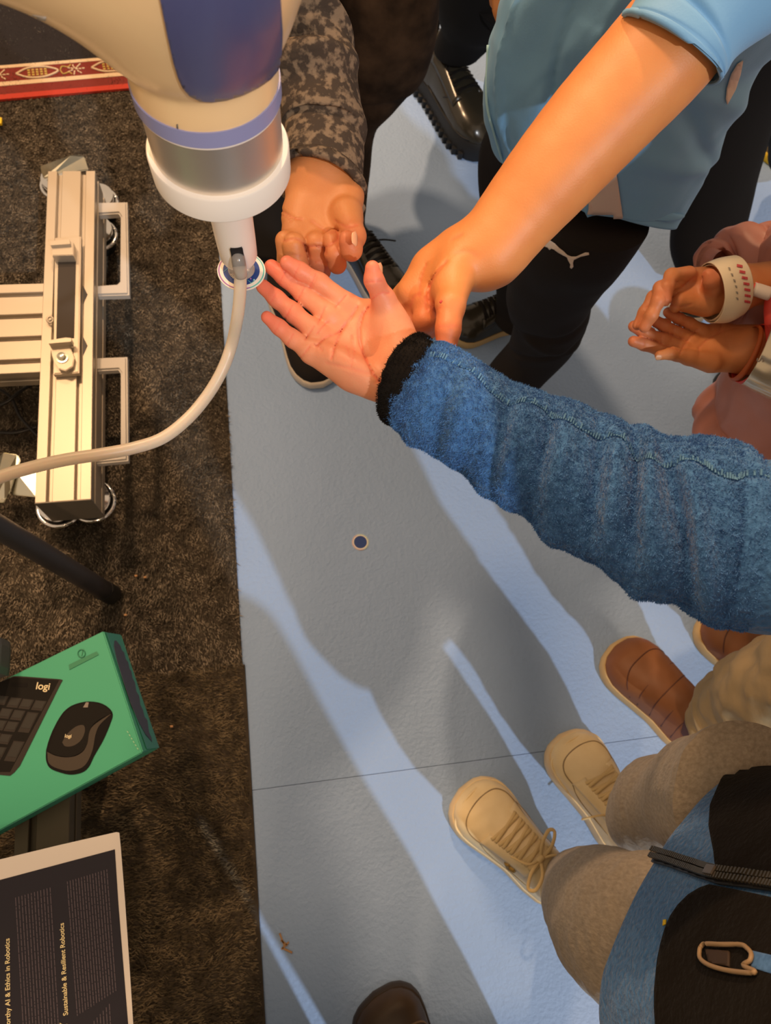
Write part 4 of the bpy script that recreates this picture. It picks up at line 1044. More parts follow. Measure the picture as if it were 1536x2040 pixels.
creamstyle = dict(upper=m_shoe, solem=m_sole, sole=.026, laces='bow', lacem=m_lace, tonguem=m_shoe, collar=True, sockm=m_sweat, collarm=m_shoe, bend=-.04,
                  disp=lambda S, A: .0006*np.sin(S*60)*np.sin(A*9),
                  lines=[('toe_seam', [(.60, -.52), (.70, -.60), (.80, -.58), (.875, -.40), (.905, 0), (.875, .40), (.80, .58), (.70, .60), (.60, .52)], .0009, M('shoe_seam_brown', (.30, .22, .12), .8)),  # seam lines in a plain brown, darker than the leather
                         ('side_seam', [(.70, -.62), (.60, -.8), (.45, -.86), (.3, -.75)], .0010, M('shoe_seam_brown', (.30, .22, .12), .8)), ('side_seam', [(.70, .62), (.60, .8), (.45, .86), (.3, .75)], .0010, M('shoe_seam_brown', (.30, .22, .12), .8)),
                         ('mudguard', [(.66, -.97), (.78, -.95), (.90, -.9), (.96, 0), (.90, .9), (.78, .95), (.66, .97)], .0022, m_shoe)])
b1, X1, s1 = shoe(pF, (912, 1571), (1118, 1786), .108, creamstyle)
b1['label'] = 'cream leather lace-up sneaker, the nearer one, with its bow tied'
tube('gold_trim', [s1(.50, .60)+np.array([0, 0, .002]), s1(.47, .68)+np.array([0, 0, .002]), s1(.43, .64)+np.array([0, 0, .002])], .005, M('gold_glitter', (.45, .28, .06), .4, .3, noise=(300, .4, .6)), b1, n=12, m=8)
st2 = dict(creamstyle); st2['laces'] = 'ends'
b2, X2, s2 = shoe(pF, (1110, 1463), (1262, 1716), .104, st2)
b2['label'] = 'cream leather lace-up sneaker half hidden by the knee'

# ================================================================== CHILD IN LIGHT BLUE SHIRT
pC = thing('person', 'child in a light blue sports shirt and black joggers holding the outstretched hand', 'person', P(1000, 760, 0))
armC = [(920, 500, .748, 62), (960, 515, .755, 64), (1030, 430, .775, 72), (1110, 335, .80, 84), (1200, 232, .825, 93), (1300, 125, .85, 99), (1380, 30, .87, 100)]
armu = []
armC = [tuple(r) for r in catmull(np.array(armC, float), 16)]
for dxy in (-.30, .30):
    armu.append(chain([(x+.75*r*dxy, y+.66*r*dxy, z, r*.72) for x, y, z, r in armC[2:]], .01))
hand('arm',
     [[(852, 655, .722, 22), (846, 640, .735, 23), (850, 600, .738, 26)],
      [(770, 700, .715, 16), (800, 670, .718, 19), (835, 620, .722, 22)],
      [(740, 690, .712, 15), (775, 650, .715, 18), (815, 600, .720, 21)],
      [(735, 660, .712, 14), (765, 625, .715, 17), (805, 580, .720, 19)],
      [(889, 690, .760, 21.5), (893, 655, .765, 24.5), (897, 610, .766, 29), (905, 565, .757, 36)]],
     [[(850, 605, .735, 26), (900, 530, .742, 36), (945, 510, .75, 46)], [(825, 590, .730, 24), (870, 530, .738, 32), (920, 490, .748, 34)], [(812, 578, .728, 20), (850, 535, .735, 26), (900, 495, .745, 28)],
      ell(P(900, 552, .757), (P(930, 480, .757)-P(880, 620, .757), (0, 0, 1), np.cross(P(930, 480, .757)-P(880, 620, .757), (0, 0, 1))), (rpx(70, P(900, 552, .757)), .014, rpx(38, P(900, 552, .757)))),
      union(armu, .02)],
     m_skinC, pC, kp=.013, res=.0017,
     creases=[([(868, 625), (858, 610), (853, 590), (858, 565), (872, 540), (890, 520)], 2.6, .0018), ([(862, 632), (850, 612), (847, 590)], 1.8, .0010), ([(835, 590), (838, 560), (850, 525)], 2.0, .0008), ([(880, 612), (862, 618)], 2, .0010), ([(818, 610), (826, 590), (838, 585)], 2.5, .0008),
              ([(920, 467), (900, 478)], 3, .0008), ([(872, 652), (898, 648), (918, 652)], 2.0, .0007), ([(905, 505), (930, 500), (950, 510)], 3.5, .0006)],
     tint=tipfn([P(852, 655, .725), P(889, 690, .76)], .045))
tube('scratch', [P(877, 600, .7905), P(880, 602, .7905)], .0012, m_red, pC, m=8)
# shirt
def cloth(seed, amp=.004, sc_=.07, ax=(1, 1, .35)):
    return lambda S, A, R: amp*vnoise(R*np.array(ax), sc_, seed)+amp*.35*vnoise(R*np.array(ax), sc_*.4, seed+5)
def shirt_disp(S, A, R):
    d = .006*vnoise(R*np.array([1, 1, .4]), .06, 21)+.0015*vnoise(R, .02, 22)
    d = d+.0045*np.sin(A*9+2.5*S)*np.exp(-((A-2.3)/.7)**2)
    for s0, a0, sl_, am in ((.42, .75, .25, -.009), (.34, .65, .10, .006), (.50, .6, .12, .007), (.25, 2.4, .9, .006), (.4, 2.0, .9, -.006), (.3, 1.7, 1.1, .005)): d = d+crease(S, A, s0, a0, .03, .7, sl_, am)
    return d
shirtst = [(1003, 338, 1352, 452, .545, .56), (990, 300, 1376, 405, .565, .58), (972, 225, 1424, 310, .62, .58), (966, 140, 1468, 212, .68, .56), (985, 50, 1540, 85, .74, .54), (1030, -60, 1660, -40, .80, .54), (1150, -250, 1850, -260, .88, .5), (1350, -500, 1900, -520, .93, .4)]
shC = limb('shirt', shirtst, m_shirt, pC, n=150, m=160, thick=.7, disp=shirt_disp, caps=(False, True))
md = shC.modifiers.new('s', 'SOLIDIFY'); md.thickness = .0018; md.offset = -1
tr = bvh(shC)
decal('side_panel', [(1172, 400), (1190, 360), (1225, 325), (1232, 370), (1242, 440), (1256, 496), (1225, 505), (1170, 492)], tr, m_shirtW, pC, .0016, .0016, 8)
decal('pale_stripe', [(1479, 118), (1474, 145), (1462, 178), (1447, 206), (1444, 196), (1446, 175), (1456, 145), (1468, 125)], tr, m_shirtW, pC, .0016, .0012, 7)
hemL = [on(tr, x, y, .0015)[0] for x, y in ((975, 90), (968, 130), (972, 200), (985, 260), (1000, 310), (1008, 330))]
hemL = [q for q in hemL if q is not None]
if len(hemL) > 3: tube('piping', hemL, .0014, M('shirt_piping', (.36, .62, .70), .5), pC, n=40, m=8)
hemR = [q for q in [on(tr, x, y, .001)[0] for x, y in ((1262, 478), (1290, 468), (1320, 450), (1342, 428))] if q is not None]
if len(hemR) > 3: tube('hem_stitching', hemR, .0010, M('shirt_piping', (.36, .62, .70), .5), pC, n=30, m=6)
slc = limb('shirt_sleeve', [(1238, 33, 1434, 163, .862, .80), (1250, 20, 1445, 150, .865, .84), (1275, -20, 1475, 110, .872, .86), (1330, -90, 1560, 40, .885, .86), (1420, -180, 1660, -40, .90, .8)], m_shirt, pC, n=70, m=110, thick=.85,
           disp=lambda S, A, R: .004*vnoise(R, .05, 9)+crease(S, A, .38, 1.6, .04, .9, .1, -.005)+crease(S, A, .16, 1.5, .012, 3, 0, -.0012), caps=(False, True))
md = slc.modifiers.new('s', 'SOLIDIFY'); md.thickness = .0018; md.offset = -1
# joggers
jR = limb('trouser_leg', [(1085, 400, 1290, 450, .55, .8), (1050, 455, 1258, 500, .50, .85), (1024, 525, 1225, 535, .42, .85), (1008, 588, 1186, 590, .33, .9), (1018, 640, 1168, 650, .26, .9), (1012, 690, 1135, 700, .19, .9), (975, 730, 1078, 770, .12, .9), (945, 770, 1040, 815, .07, .9)], m_blk, pC, n=120, m=80, thick=.9,
          disp=lambda S, A, R: .004*vnoise(R, .05, 31)+crease(S, A, .50, 1.7, .02, 1.2, .04, -.006)+crease(S, A, .56, 1.7, .02, 1.2, -.04, .005)+crease(S, A, .62, 1.7, .015, 1.2, .06, -.005), caps=(True, False))
limb('trouser_leg', [(1010, 230, 1150, 280, .55, .8), (962, 290, 1105, 330, .42, .85), (960, 400, 1085, 420, .32, .9), (985, 510, 1075, 530, .2, .9), (992, 590, 1062, 625, .09, .9), (985, 625, 1050, 665, .05, .9)], m_blk, pC, n=80, m=60, thick=.9, disp=cloth(33, .003), caps=(True, False))
tj = bvh(jR)
puma = [(1083, 486), (1086, 477), (1092, 476), (1098, 479), (1106, 484), (1115, 493), (1124, 500), (1131, 507), (1139, 510), (1148, 510), (1157, 506), (1166, 502), (1173, 502), (1174, 506), (1166, 508), (1157, 510), (1149, 514), (1144, 516), (1142, 523), (1143, 530), (1139, 534), (1136, 531), (1137, 525), (1133, 518), (1130, 511), (1122, 507), (1113, 502), (1105, 496), (1100, 494), (1096, 497), (1092, 492), (1086, 490)]
decal('leaping_cat_emblem', puma, tj, M('emblem_white', (.72, .60, .50), .6), pC, .0012, .0008, 4)
bs = dict(upper=m_lea, solem=m_gum, sole=.018, laces='ends', lacem=m_blk, collar=True, collarm=m_blk, sockm=m_blk)
s, _, _ = shoe(pC, (893, 668), (1050, 632), .085, bs); s['label'] = 'black trainer with gum sole at the far foot'
s, _, _ = shoe(pC, (925, 850), (1010, 765), .085, bs)
head(pC, np.array([.38, .56, 1.13]), .10, (-.6, -.6, -.6), m_skinC, m_hair)

# ================================================================== PERSON IN ACID-WASH HOODIE
pA = thing('person', 'person in a dark acid-wash hoodie with a cupped hand behind the robot wrist', 'person', P(640, 560, 0))
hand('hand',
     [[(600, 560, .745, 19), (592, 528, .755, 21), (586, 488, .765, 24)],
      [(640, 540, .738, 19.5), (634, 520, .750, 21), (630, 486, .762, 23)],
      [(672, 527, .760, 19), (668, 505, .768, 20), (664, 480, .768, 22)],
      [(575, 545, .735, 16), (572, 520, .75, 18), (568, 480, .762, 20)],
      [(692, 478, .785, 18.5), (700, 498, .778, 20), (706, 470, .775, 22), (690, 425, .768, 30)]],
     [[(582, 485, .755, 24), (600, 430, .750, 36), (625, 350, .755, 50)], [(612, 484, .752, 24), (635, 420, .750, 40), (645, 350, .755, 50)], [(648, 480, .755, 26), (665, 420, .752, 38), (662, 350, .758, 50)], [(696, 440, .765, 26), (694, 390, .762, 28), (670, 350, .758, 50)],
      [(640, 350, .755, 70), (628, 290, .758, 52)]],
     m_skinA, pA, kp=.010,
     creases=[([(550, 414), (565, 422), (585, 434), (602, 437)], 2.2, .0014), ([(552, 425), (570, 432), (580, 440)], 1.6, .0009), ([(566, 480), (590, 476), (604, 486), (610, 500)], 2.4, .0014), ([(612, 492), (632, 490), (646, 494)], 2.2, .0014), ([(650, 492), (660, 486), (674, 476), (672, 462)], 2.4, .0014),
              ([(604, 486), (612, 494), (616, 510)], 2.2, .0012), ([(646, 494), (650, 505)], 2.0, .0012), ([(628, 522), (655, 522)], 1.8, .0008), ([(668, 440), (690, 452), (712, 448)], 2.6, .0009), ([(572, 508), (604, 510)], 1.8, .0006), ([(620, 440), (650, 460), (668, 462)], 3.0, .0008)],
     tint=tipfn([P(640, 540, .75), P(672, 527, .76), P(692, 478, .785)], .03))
nail('nail', P(707, 476, .7965), ROT[:, 2]*.7+ROT[:, 0]*.9, ROT[:, 1]*-1, .0030, .0052, m_nail, pA)
def hood_disp(S, A, R):
    d = .006*vnoise(R, .045, 41)+.0012*vnoise(R, .012, 42)
    for s0, a0, sl_, am, ws in ((.30, 1.5, -.05, -.010, .028), (.24, .6, 0, .010, .04), (.40, 1.2, -.07, .009, .04), (.50, 1.9, -.06, -.013, .035), (.60, 1.2, .02, .008, .05), (.10, 1.0, .1, .005, .05)): d = d+crease(S, A, s0, a0, ws, 1.1, sl_, am*1.5)
    return d
limb('hoodie_sleeve', [(450, -160, 640, -190, .81, .9), (480, -70, 648, -80, .80, .9), (500, 20, 656, 10, .793, .9), (515, 90, 684, 72, .785, .92), (525, 150, 698, 135, .78, .92), (540, 210, 716, 205, .772, .92), (552, 262, 730, 258, .766, .92), (556, 280, 722, 280, .765, .8)], m_hood, pA, n=200, m=140, thick=.9, disp=hood_disp, caps=(True, True))
cf = limb('hoodie_cuff', [(556, 262, 722, 268, .763, .88), (555, 290, 722, 300, .761, .90), (553, 320, 722, 340, .759, .90), (552, 345, 724, 385, .757, .92), (551, 350, 726, 397, .757, .88)], m_hood, pA, n=60, m=120, thick=.9, disp=lambda S, A, R: .002*vnoise(R, .04, 44), caps=(False, False))
md = cf.modifiers.new('s', 'SOLIDIFY'); md.thickness = .003; md.offset = -1
limb('trouser_leg', [(700, -260, 905, -240, .62, .9), (680, -120, 885, -110, .52, .9), (660, -20, 874, 0, .45, .9), (650, 60, 868, 70, .38, .9), (640, 130, 842, 145, .30, .9), (630, 200, 792, 210, .24, .9), (620, 260, 750, 262, .19, .9), (618, 330, 738, 335, .13, .9), (620, 420, 728, 430, .08, .9), (640, 490, 722, 500, .05, .9)], m_hood2, pA, n=160, m=90, thick=.85, disp=cloth(45, .005, .06), caps=(True, True))
limb('trouser_leg', [(430, -200, 640, -180, .6, .9), (460, 0, 630, 10, .42, .9), (475, 150, 630, 160, .28, .9), (486, 300, 630, 310, .16, .9), (492, 420, 625, 430, .09, .9), (500, 520, 600, 540, .05, .9)], m_blkD, pA, n=100, m=70, thick=.85, disp=cloth(46, .004, .06), caps=(True, True))
bk = dict(upper=m_blk, solem=M('sole_offwhite', (.62, .55, .46), .5), sole=.020, laces='ends', lacem=m_blk, h=[.045, .055, .06, .062, .062, .055, .045, .038, .032, .024, .014, 0])
s, _, _ = shoe(pA, (645, 775), (548, 555), .098, bk); s['label'] = 'black shoe with pale sole under the outstretched fingers'
s, _, _ = shoe(pA, (800, 625), (672, 462), .098, dict(bk, upper=m_lea)); s['label'] = 'black shoe with pale sole pointing right below the cupped hand'
tA_ = P(560, -260, .62)
limb('hoodie_body', [(tA_*[1, 1, 0]+np.array([0, .02, .60]), np.array([.17, 0, 0]), .6), (tA_*[1, 1, 0]+np.array([0, 0, .8]), np.array([.17, 0, 0]), .6), (tA_*[1, 1, 0]+np.array([0, -.02, 1.0]), np.array([.18, 0, 0]), .6), (tA_*[1, 1, 0]+np.array([0, -.03, 1.12]), np.array([.10, 0, 0]), .7)], m_hood, pA, n=60, m=60, disp=cloth(47, .006, .08))
head(pA, tA_*[1, 1, 0]+np.array([0, -.06, 1.27]), .11, (0, -.8, -.6), m_skinC, m_hair)

# ================================================================== PERSON WITH BLACK BOOTS (behind)
pB = thing('person', 'person in black trousers and chunky black leather lace-up boots at the back', 'person', P(850, 150, 0))
limb('trouser_leg', [(850, -200, 1120, -180, .45, .9), (868, -60, 1080, -40, .33, .9), (872, 0, 1050, 10, .27, .9), (880, 50, 1000, 60, .2, .8), (866, 92, 955, 108, .13, .8)], m_blkD, pB, n=80, m=60, disp=cloth(51, .004), caps=(True, True))
limb('trouser_leg', [(930, -40, 1130, -40, .35, .9), (960, 60, 1080, 70, .2, .9), (985, 110, 1070, 120, .1, .9), (990, 135, 1070, 145, .06, .9)], m_blkD, pB, n=60, m=60, disp=cloth(52, .004), caps=(True, True))
btst = dict(upper=m_lea, solem=m_rubber, sole=.045, laces='ends', lacem=m_blkD, collar=True, collarm=m_lea, sockm=m_blkD, pow=2.6, h=[.05, .06, .075, .08, .078, .066, .054, .046, .040, .032, .018, 0],
            lines=[('toe_seam', [(.60, -.75), (.66, -.45), (.69, 0), (.66, .45), (.60, .75)], .0015, m_rubber), ('welt', [(.4, -.99), (.7, -.99), (.9, -.97), (.985, 0), (.9, .97), (.7, .99), (.4, .99)], .0026, m_rubber)])
s, Xb, _ = shoe(pB, (968, 322), (812, 118), .112, btst, 'boot'); s['label'] = 'chunky black leather lace-up boot with ridged platform sole'
for i in range(16):
    t = .1+.8*i/15
    w_ = np.interp(t, [0, .04, .12, .25, .42, .58, .70, .80, .88, .94, .98, 1.0], [.0, .46, .66, .74, .74, .86, .96, 1.0, .92, .74, .48, 0.])*.056
    for sg_ in (-1, 1):
        a = Xb(t, sg_*(w_+.002), .008); box('tread_lug', a, (.005, .005, .008), m_rubber, s, bev=.001)
hand('hand', [[(1000, 42, .60, 12), (995, 20, .61, 13), (992, -10, .62, 14)], [(1012, 30, .60, 12), (1010, 5, .61, 13), (1005, -20, .62, 14)], [(1024, 20, .60, 12), (1022, -5, .61, 13), (1018, -25, .62, 14)], [(1034, 5, .60, 11), (1032, -15, .61, 12), (1030, -30, .62, 12)], [(986, 5, .59, 11), (984, -20, .61, 12), (990, -40, .62, 14)]],
     [[(992, -15, .615, 15), (1030, -35, .615, 15)], [(1005, -20, .615, 20), (1008, -90, .63, 24)]], m_skinC, pB, res=.0025)
limb('jacket', [(P(950, -330, .6)*[1, 1, 0]+np.array([0, .05, z]), np.array([q, 0, 0]), .6) for z, q in ((.55, .15), (.8, .17), (1.05, .19), (1.2, .12))], m_blkD, pB, n=40, m=50, disp=cloth(53, .006, .08))
head(pB, P(950, -330, .6)*[1, 1, 0]+np.array([0, .03, 1.36]), .115, (0, -.8, -.6), m_skinC, m_hair)

# ================================================================== PERSON IN BLACK BEHIND THE BLUE SHIRT
pD = thing('person', 'person in plain black trousers standing behind the child in the blue shirt', 'person', P(1440, 480, 0))
limb('trouser_leg', [(1500, -120, 1760, -60, .55, .9), (1430, 40, 1640, 80, .44, .9), (1395, 180, 1556, 205, .34, .9), (1362, 310, 1515, 325, .24, .9), (1342, 420, 1490, 425, .15, .9), (1334, 490, 1470, 505, .09, .9), (1345, 540, 1460, 560, .05, .9)], m_blkD, pD, n=90, m=70, disp=cloth(61, .005), caps=(True, True))
limb('trouser_leg', [(1600, 0, 1800, 0, .5, .9), (1535, 160, 1700, 180, .3, .9), (1530, 300, 1640, 330, .1, .9)], m_blkD, pD, n=60, m=50, disp=cloth(62, .005), caps=(True, True))
s, _, _ = shoe(pD, (1350, 640), (1440, 490), .095, dict(bk, upper=m_lea)); 
limb('jacket', [(P(1620, -60, .5)*[1, 1, 0]+np.array([.05, .05, z]), np.array([.1, -.1, 0])*q, .65) for z, q in ((.50, 1), (.75, 1.1), (1.0, 1.2), (1.12, .7))], m_blkD, pD, n=40, m=50, disp=cloth(63, .006, .08))
head(pD, P(1620, -60, .5)*[1, 1, 0]+np.array([.03, .03, 1.27]), .11, (-.7, -.5, -.5), m_skinC, m_hair)
ysh = thing('shoe', 'olive brown shoe on a yellow sole at the right edge behind the black trousers', 'shoe', P(1560, 300, 0))
shoe(ysh, (1530, 330), (1600, 190), .095, dict(upper=M('olive_leather', (.16, .12, .04), .5), solem=m_yel, sole=.02, laces='ends', lacem=m_lace), 'shoe_body')

# ================================================================== CHILD IN PINK PUFFER JACKET
pE = thing('person', 'child in a pink puffer jacket with two open hands and wristbands', 'person', P(1460, 780, 0))
hand('hand',
     [[(1262, 680, .592, 11), (1284, 686, .590, 12), (1316, 696, .588, 13), (1350, 704, .587, 15)],
      [(1263, 650, .596, 11.5), (1284, 661, .594, 12.5), (1320, 677, .590, 13.5), (1357, 690, .588, 15)],
      [(1303, 638, .600, 11), (1325, 650, .597, 12), (1350, 664, .593, 13), (1375, 676, .590, 15)],
      [(1331, 622, .606, 10), (1350, 633, .602, 10.5), (1372, 645, .597, 12), (1395, 658, .592, 14)],
      [(1314, 708, .604, 9.5), (1338, 704, .602, 12), (1372, 712, .597, 15), (1415, 722, .592, 21)]],
     [[(1350, 704, .585, 15), (1420, 716, .586, 24), (1490, 714, .588, 30)], [(1357, 690, .585, 15), (1420, 695, .585, 24), (1490, 700, .588, 32)], [(1375, 676, .586, 15), (1430, 678, .586, 22), (1490, 690, .588, 32)], [(1395, 660, .588, 14), (1440, 664, .588, 18), (1490, 680, .588, 30)],
      [(1490, 697, .590, 44), (1600, 690, .595, 46)]],
     m_skinE, pE, kp=.009, creases=[([(1354, 706), (1362, 690), (1378, 668), (1390, 656)], 1.6, .0011), ([(1392, 694), (1410, 676), (1432, 662), (1438, 645)], 1.8, .0010), ([(1392, 694), (1393, 708)], 1.5, .0008), ([(1430, 664), (1460, 654), (1480, 655)], 1.4, .0006),
              ([(1315, 690), (1319, 668)], 1.4, .0008), ([(1281, 692), (1284, 676)], 1.4, .0007), ([(1337, 678), (1343, 654)], 1.4, .0008), ([(1356, 665), (1362, 645)], 1.4, .0008), ([(1281, 668), (1285, 654)], 1.3, .0006), ([(1374, 652), (1380, 640)], 1.3, .0007), ([(1352, 632), (1358, 622)], 1.3, .0006),
              ([(1284, 672), (1320, 686), (1352, 698)], 1.6, .0013), ([(1290, 655), (1330, 664), (1368, 680)], 1.6, .0013), ([(1330, 640), (1360, 652), (1384, 664)], 1.5, .0012)], tint=tipfn([P(1262, 680, .592), P(1263, 650, .596), P(1303, 638, .6), P(1331, 622, .6)], .03))
nail('nail', P(1312, 712, .612), ROT[:, 2]-ROT[:, 1]*.6, ROT[:, 0]*-1, .0028, .0032, M('nail_tan', (.62, .32, .17), .4), pE)
hand('hand',
     [[(1326, 598, .640, 12), (1328, 572, .645, 12.5), (1338, 549, .644, 13.5), (1372, 545, .638, 15)],
      [(1284, 652, .622, 11), (1298, 628, .632, 12), (1311, 600, .640, 13), (1316, 574, .640, 13.5), (1352, 560, .632, 15)],
      [(1270, 648, .616, 10), (1284, 622, .624, 11.5), (1302, 592, .630, 12.5), (1345, 575, .626, 15)],
      [(1345, 612, .622, 11), (1352, 598, .626, 13), (1365, 600, .624, 15)],
      [(1412, 548, .655, 13), (1416, 558, .652, 15), (1420, 572, .640, 19), (1425, 580, .630, 22)]],
     [[(1368, 550, .630, 17), (1420, 560, .628, 28), (1470, 570, .628, 36)], [(1352, 568, .622, 17), (1410, 575, .622, 30), (1470, 575, .626, 36)], [(1355, 592, .620, 18), (1400, 595, .620, 28), (1470, 585, .626, 36)],
      [(1365, 602, .622, 18), (1410, 606, .622, 22)], [(1440, 575, .625, 40), (1560, 560, .63, 42)]],
     m_skinE, pE, kp=.009, creases=[([(1403, 545), (1398, 560), (1396, 574)], 1.8, .0010), ([(1345, 560), (1360, 568), (1382, 552)], 1.6, .0009), ([(1340, 592), (1350, 582), (1366, 566)], 1.8, .0010), ([(1332, 604), (1352, 612), (1378, 606)], 1.8, .0010)], tint=tipfn([P(1326, 598, .64), P(1284, 652, .62), P(1412, 548, .655)], .03))
def puff(seed, k=5, amp=.010):
    return lambda S, A, R: amp*np.abs(np.sin(np.pi*k*S))**.6-amp*.5+.003*vnoise(R, .035, seed)+.0022*vnoise(R, .012, seed+1)
limb('puffer_sleeve', [(1440, 505, 1462, 640, .600, .5), (1412, 484, 1448, 650, .585, .45), (1436, 464, 1474, 656, .580, .5), (1486, 448, 1530, 660, .59, .6), (1560, 440, 1620, 660, .61, .8), (1700, 380, 1760, 640, .70, .95)], m_pink, pE, n=90, m=110, thick=.9, disp=puff(71, 3, .006), caps=(False, True))
limb('puffer_sleeve', [(1540, 640, 1530, 765, .60, .95), (1600, 620, 1590, 790, .61, .95), (1700, 580, 1700, 780, .65, .95), (1800, 520, 1820, 740, .7, .95)], m_pink, pE, n=60, m=80, thick=.9, disp=puff(72, 3, .006), caps=(True, True))
def band_ring(name, st, mat, par, n=26, m=96, th=.9, disp=None):
    o = limb(name, st, mat, par, n=n, m=m, thick=th, caps=(False, False), disp=disp); md = o.modifiers.new('s', 'SOLIDIFY'); md.thickness = .0009; md.offset = 0; return o
wb = band_ring('paper_wristband', [(1402, 527, 1425, 641, .630, .95), (1425, 518, 1455, 640, .632, .95), (1452, 513, 1478, 628, .634, .95)], m_band_p, pE)
band_ring('wristband_edge', [(1404, 531, 1422, 636, .630, .95), (1420, 528, 1445, 640, .630, .95)], M('paper_dark_beige', (.62, .52, .36), .5), pE)  # edge strip in a darker beige than the band
wt = bvh(wb)
bmR = []
for i in range(7):
    a = i/6; x = 1467+14*a+6*math.sin(a*3); y = 528+i*11.5
    decal('red_print', [(x, y), (x+11, y+2), (x+11, y+7), (x, y+5)], wt, M('print_crimson', (.62, .08, .09), .5), pE, .0012, .0003, 4)
    if i < 6: decal('grey_letter', [(x-17, y+6), (x-13, y+7), (x-12, y+12), (x-15, y+11)], wt, M('print_grey', (.30, .27, .22), .5), pE, .0012, .0003, 3)
tube('band_closure', [P(1500, 575, .645), P(1532, 585, .645)], .0085, m_stkw, pE, m=16, n=8, flat=.7)
tube('red_clip', [P(1497, 572, .642), P(1504, 578, .642)], .0075, m_red, pE, m=12, n=4)
tube('red_band', [P(1540, 578, .640), P(1534, 620, .630), P(1540, 690, .62)], .006, m_red, pE, m=12)
band_ring('cord_bracelet', [(1500, 652, 1462, 752, .600, .95), (1508, 655, 1472, 757, .600, .95)], m_orng, pE, n=12, disp=lambda S, A, R: .0015*np.sin(np.pi*S))
band_ring('red_wristband', [(1512, 648, 1476, 760, .604, 1), (1530, 645, 1500, 770, .604, 1)], m_red, pE)
sb = band_ring('silver_wristband', [(1530, 640, 1482, 762, .607, 1.05), (1560, 650, 1505, 775, .609, 1.05), (1600, 660, 1545, 795, .612, 1.05)], M('shiny_band_film', (.72, .64, .48), .18, .6), pE)
text('printed_letter', 'S', .010, P(1522, 722, .646), ROT[:, 1], -ROT[:, 0], M('print_grey', (.30, .27, .22), .5), pE)
# jacket body
def jd(S, A, R): return .009*np.abs(np.sin(np.pi*3.2*S))**.7+.0035*vnoise(R*np.array([1.6, 1.6, .5]), .022, 77)+.005*vnoise(R*np.array([1, 1, .5]), .05, 75)
limb('puffer_jacket', [(1470, 890, 1760, 1080, .36, .8), (1392, 850, 1780, 1000, .40, .85), (1430, 800, 1840, 900, .46, .85), (1490, 735, 1900, 830, .54, .8), (1560, 640, 2000, 760, .64, .8), (1700, 520, 2150, 650, .74, .7), (1900, 400, 2200, 600, .80, .6)], m_pink, pE, n=120, m=100, thick=.85, disp=jd, caps=(True, True))
sk = limb('patterned_skirt', [(1470, 900, 1700, 1080, .26, .8), (1468, 888, 1740, 1060, .32, .8), (1480, 870, 1760, 1050, .36, .8)], M('skirt_brown', (.09, .03, .02), .8), pE, n=30, m=80, disp=cloth(76, .003))
stt = bvh(sk)
for cx_, cy_, r_ in ((1504, 905, 12), (1534, 893, 12), (1515, 922, 10), (1545, 915, 12)):
    decal('cream_patch', [(cx_+r_*math.cos(a), cy_+r_*.7*math.sin(a)) for a in np.linspace(0, 5.6, 12)], stt, M('skirt_cream', (.55, .42, .26), .8), pE, .001, .0008, 5)
shoe(pE, (1432, 790), (1520, 720), .075, dict(bk, upper=m_lea, solem=m_rubber))
shoe(pE, (1500, 900), (1600, 840), .075, dict(bk, upper=m_lea, solem=m_rubber))
limb('trouser_leg', [(1480, 740, 1560, 760, .08, .9), (1500, 700, 1640, 760, .2, .9), (1560, 700, 1760, 800, .33, .9)], m_blkD, pE, n=30, m=40)
limb('trouser_leg', [(1560, 830, 1630, 880, .08, .9), (1560, 850, 1690, 920, .2, .9), (1570, 880, 1760, 960, .33, .9)], m_blkD, pE, n=30, m=40)
head(pE, P(1980, 480, .8)*[1, 1, 0]+np.array([-.03, .0, .93]), .095, (-.9, -.1, -.4), m_skinE, m_hair)

# ================================================================== PERSON WITH BROWN BOOTS
pG = thing('person', 'person in khaki trousers and brown quilted boots behind the fleece wearer', 'person', P(1400, 1400, 0))
bst = dict(upper=m_boot, solem=m_gum, sole=.022, pow=2.5, h=[.07, .08, .088, .09, .088, .076, .064, .054, .045, .035, .02, 0],
           disp=lambda S, A: .0022*np.abs(np.sin(np.pi*7*(S+.12*A*A)))**.5*(S < .72)*(S > .2),
           lines=[('toe_seam', [(.66, -.9), (.76, -.62), (.83, -.3), (.845, 0), (.83, .3), (.76, .62), (.66, .9)], .0010, m_bootc)]+[('quilting_seam', [(q-.10, -.95), (q-.03, -.6), (q, -.2), (q, .2), (q-.03, .6), (q-.10, .95)], .0011, m_bootc) for q in (.68, .57, .46, .36)])
for toe, heel in (((1212, 1286), (1398, 1500)), ((1396, 1222), (1575, 1420))):
    s, Xg, _ = shoe(pG, toe, heel, .112, bst, 'boot')
    R = np.array([[Xg(.22+.17*q*math.cos(t), .034*q*math.sin(t), z) for t in np.linspace(0, 2*np.pi, 40, endpoint=False)] for q, z in ((1.12, .07), (1.16, .095), (1.10, .12), (1.12, .15), (1.0, .155), (.9, .14))])
    mk('boot_cuff', R, grid_faces(6, 40), m_bootc, s, recalc=True)
def kd(seed): return lambda S, A, R: .006*vnoise(R, .035, seed)+.003*vnoise(R, .013, seed+1)+.004*np.sin(40*S+2*A)*(S < .3)
limb('trouser_leg', [(1428, 1366, 1400, 1484, .13, .75), (1446, 1348, 1432, 1498, .17, .8), (1490, 1306, 1490, 1500, .25, .85), (1520, 1276, 1560, 1480, .34, .95), (1640, 1220, 1700, 1460, .48, .9), (1760, 1180, 1830, 1440, .58, .9)], m_khaki, pG, n=110, m=90, disp=kd(81), caps=(True, True))
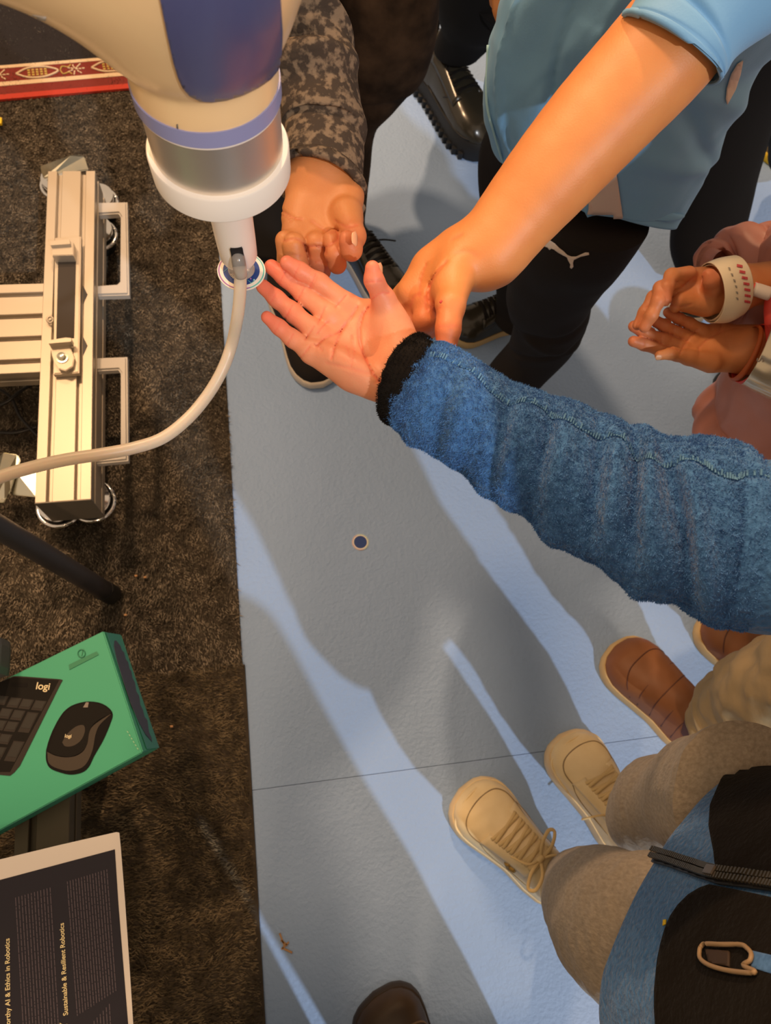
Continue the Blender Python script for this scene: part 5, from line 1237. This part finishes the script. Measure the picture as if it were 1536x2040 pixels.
limb('trouser_leg', [(1560, 1290, 1590, 1400, .12, .9), (1620, 1240, 1680, 1380, .25, .95), (1760, 1130, 1840, 1330, .45, .95), (1830, 1090, 1930, 1330, .56, .95)], m_khaki, pG, n=70, m=70, disp=kd(84), caps=(True, True))
gC = P(1830, 1260, .58)*[1, 1, 0]
limb('jacket', [(gC+np.array([.02, 0, z]), np.array([0, .15, 0])*q, .65) for z, q in ((.56, .95), (.75, 1), (.95, 1.05), (1.10, 1), (1.18, .5))], m_khaki, pG, n=50, m=60, disp=cloth(85, .006, .08))
head(pG, gC+np.array([0, 0, 1.32]), .11, (-.9, .1, -.4), m_skinC, m_hair)

# ================================================================== PERSON AT THE BOTTOM EDGE
pH = thing('person', 'person showing only the toe of a dark brown leather shoe at the bottom edge', 'person', P(800, 2150, 0))
s, _, _ = shoe(pH, (742, 1972), (884, 2230), .110, dict(upper=M('dark_brown_leather', (.060, .034, .014), .42, noise=(30, .3, .7), col2=(.035, .02, .01)), solem=M('dark_brown_sole', (.03, .02, .012), .5), sole=.024, pow=2.5,
        lines=[('toe_seam', [(.62, -.8), (.72, -.5), (.765, 0), (.72, .5), (.62, .8)], .0015, M('stitch_tan', (.16, .10, .05), .6)), ('toe_seam', [(.60, -.78), (.70, -.48), (.745, 0), (.70, .48), (.60, .78)], .0012, m_rubber)]))
hC = np.array([.200, -.485, 0])
shoe(pH, (560, 2190), (640, 2440), .105, dict(upper=m_lea, solem=m_rubber))
h2 = np.array([-.030, -.50, 0])
for hh_, sd2 in ((hC, 91), (h2, 92)):
    limb('trouser_leg', [(hh_+np.array([0, -.01, .05]), np.array([.085, 0, 0]), .7), (hh_+np.array([0, -.02, .12]), np.array([.10, 0, 0]), .75), (hh_+np.array([0, -.02, .45]), np.array([.104, 0, 0]), .85), (hh_+np.array([0, -.03, .88]), np.array([.104, 0, 0]), .95)], m_blkD, pH, n=60, m=50, disp=cloth(sd2, .003))
hB = (hC+h2)/2+np.array([0, -.04, 0])
limb('jacket', [(hB+np.array([0, 0, z]), np.array([.225, 0, 0])*q, .55) for z, q in ((.8, .95), (1.0, .9), (1.2, .95), (1.4, 1.0), (1.5, .6))], m_blkD, pH, n=60, m=60, disp=cloth(93, .006, .08))
head(pH, hB+np.array([0, 0, 1.67]), .12, (.2, .9, -.35), m_skinC, m_hair)
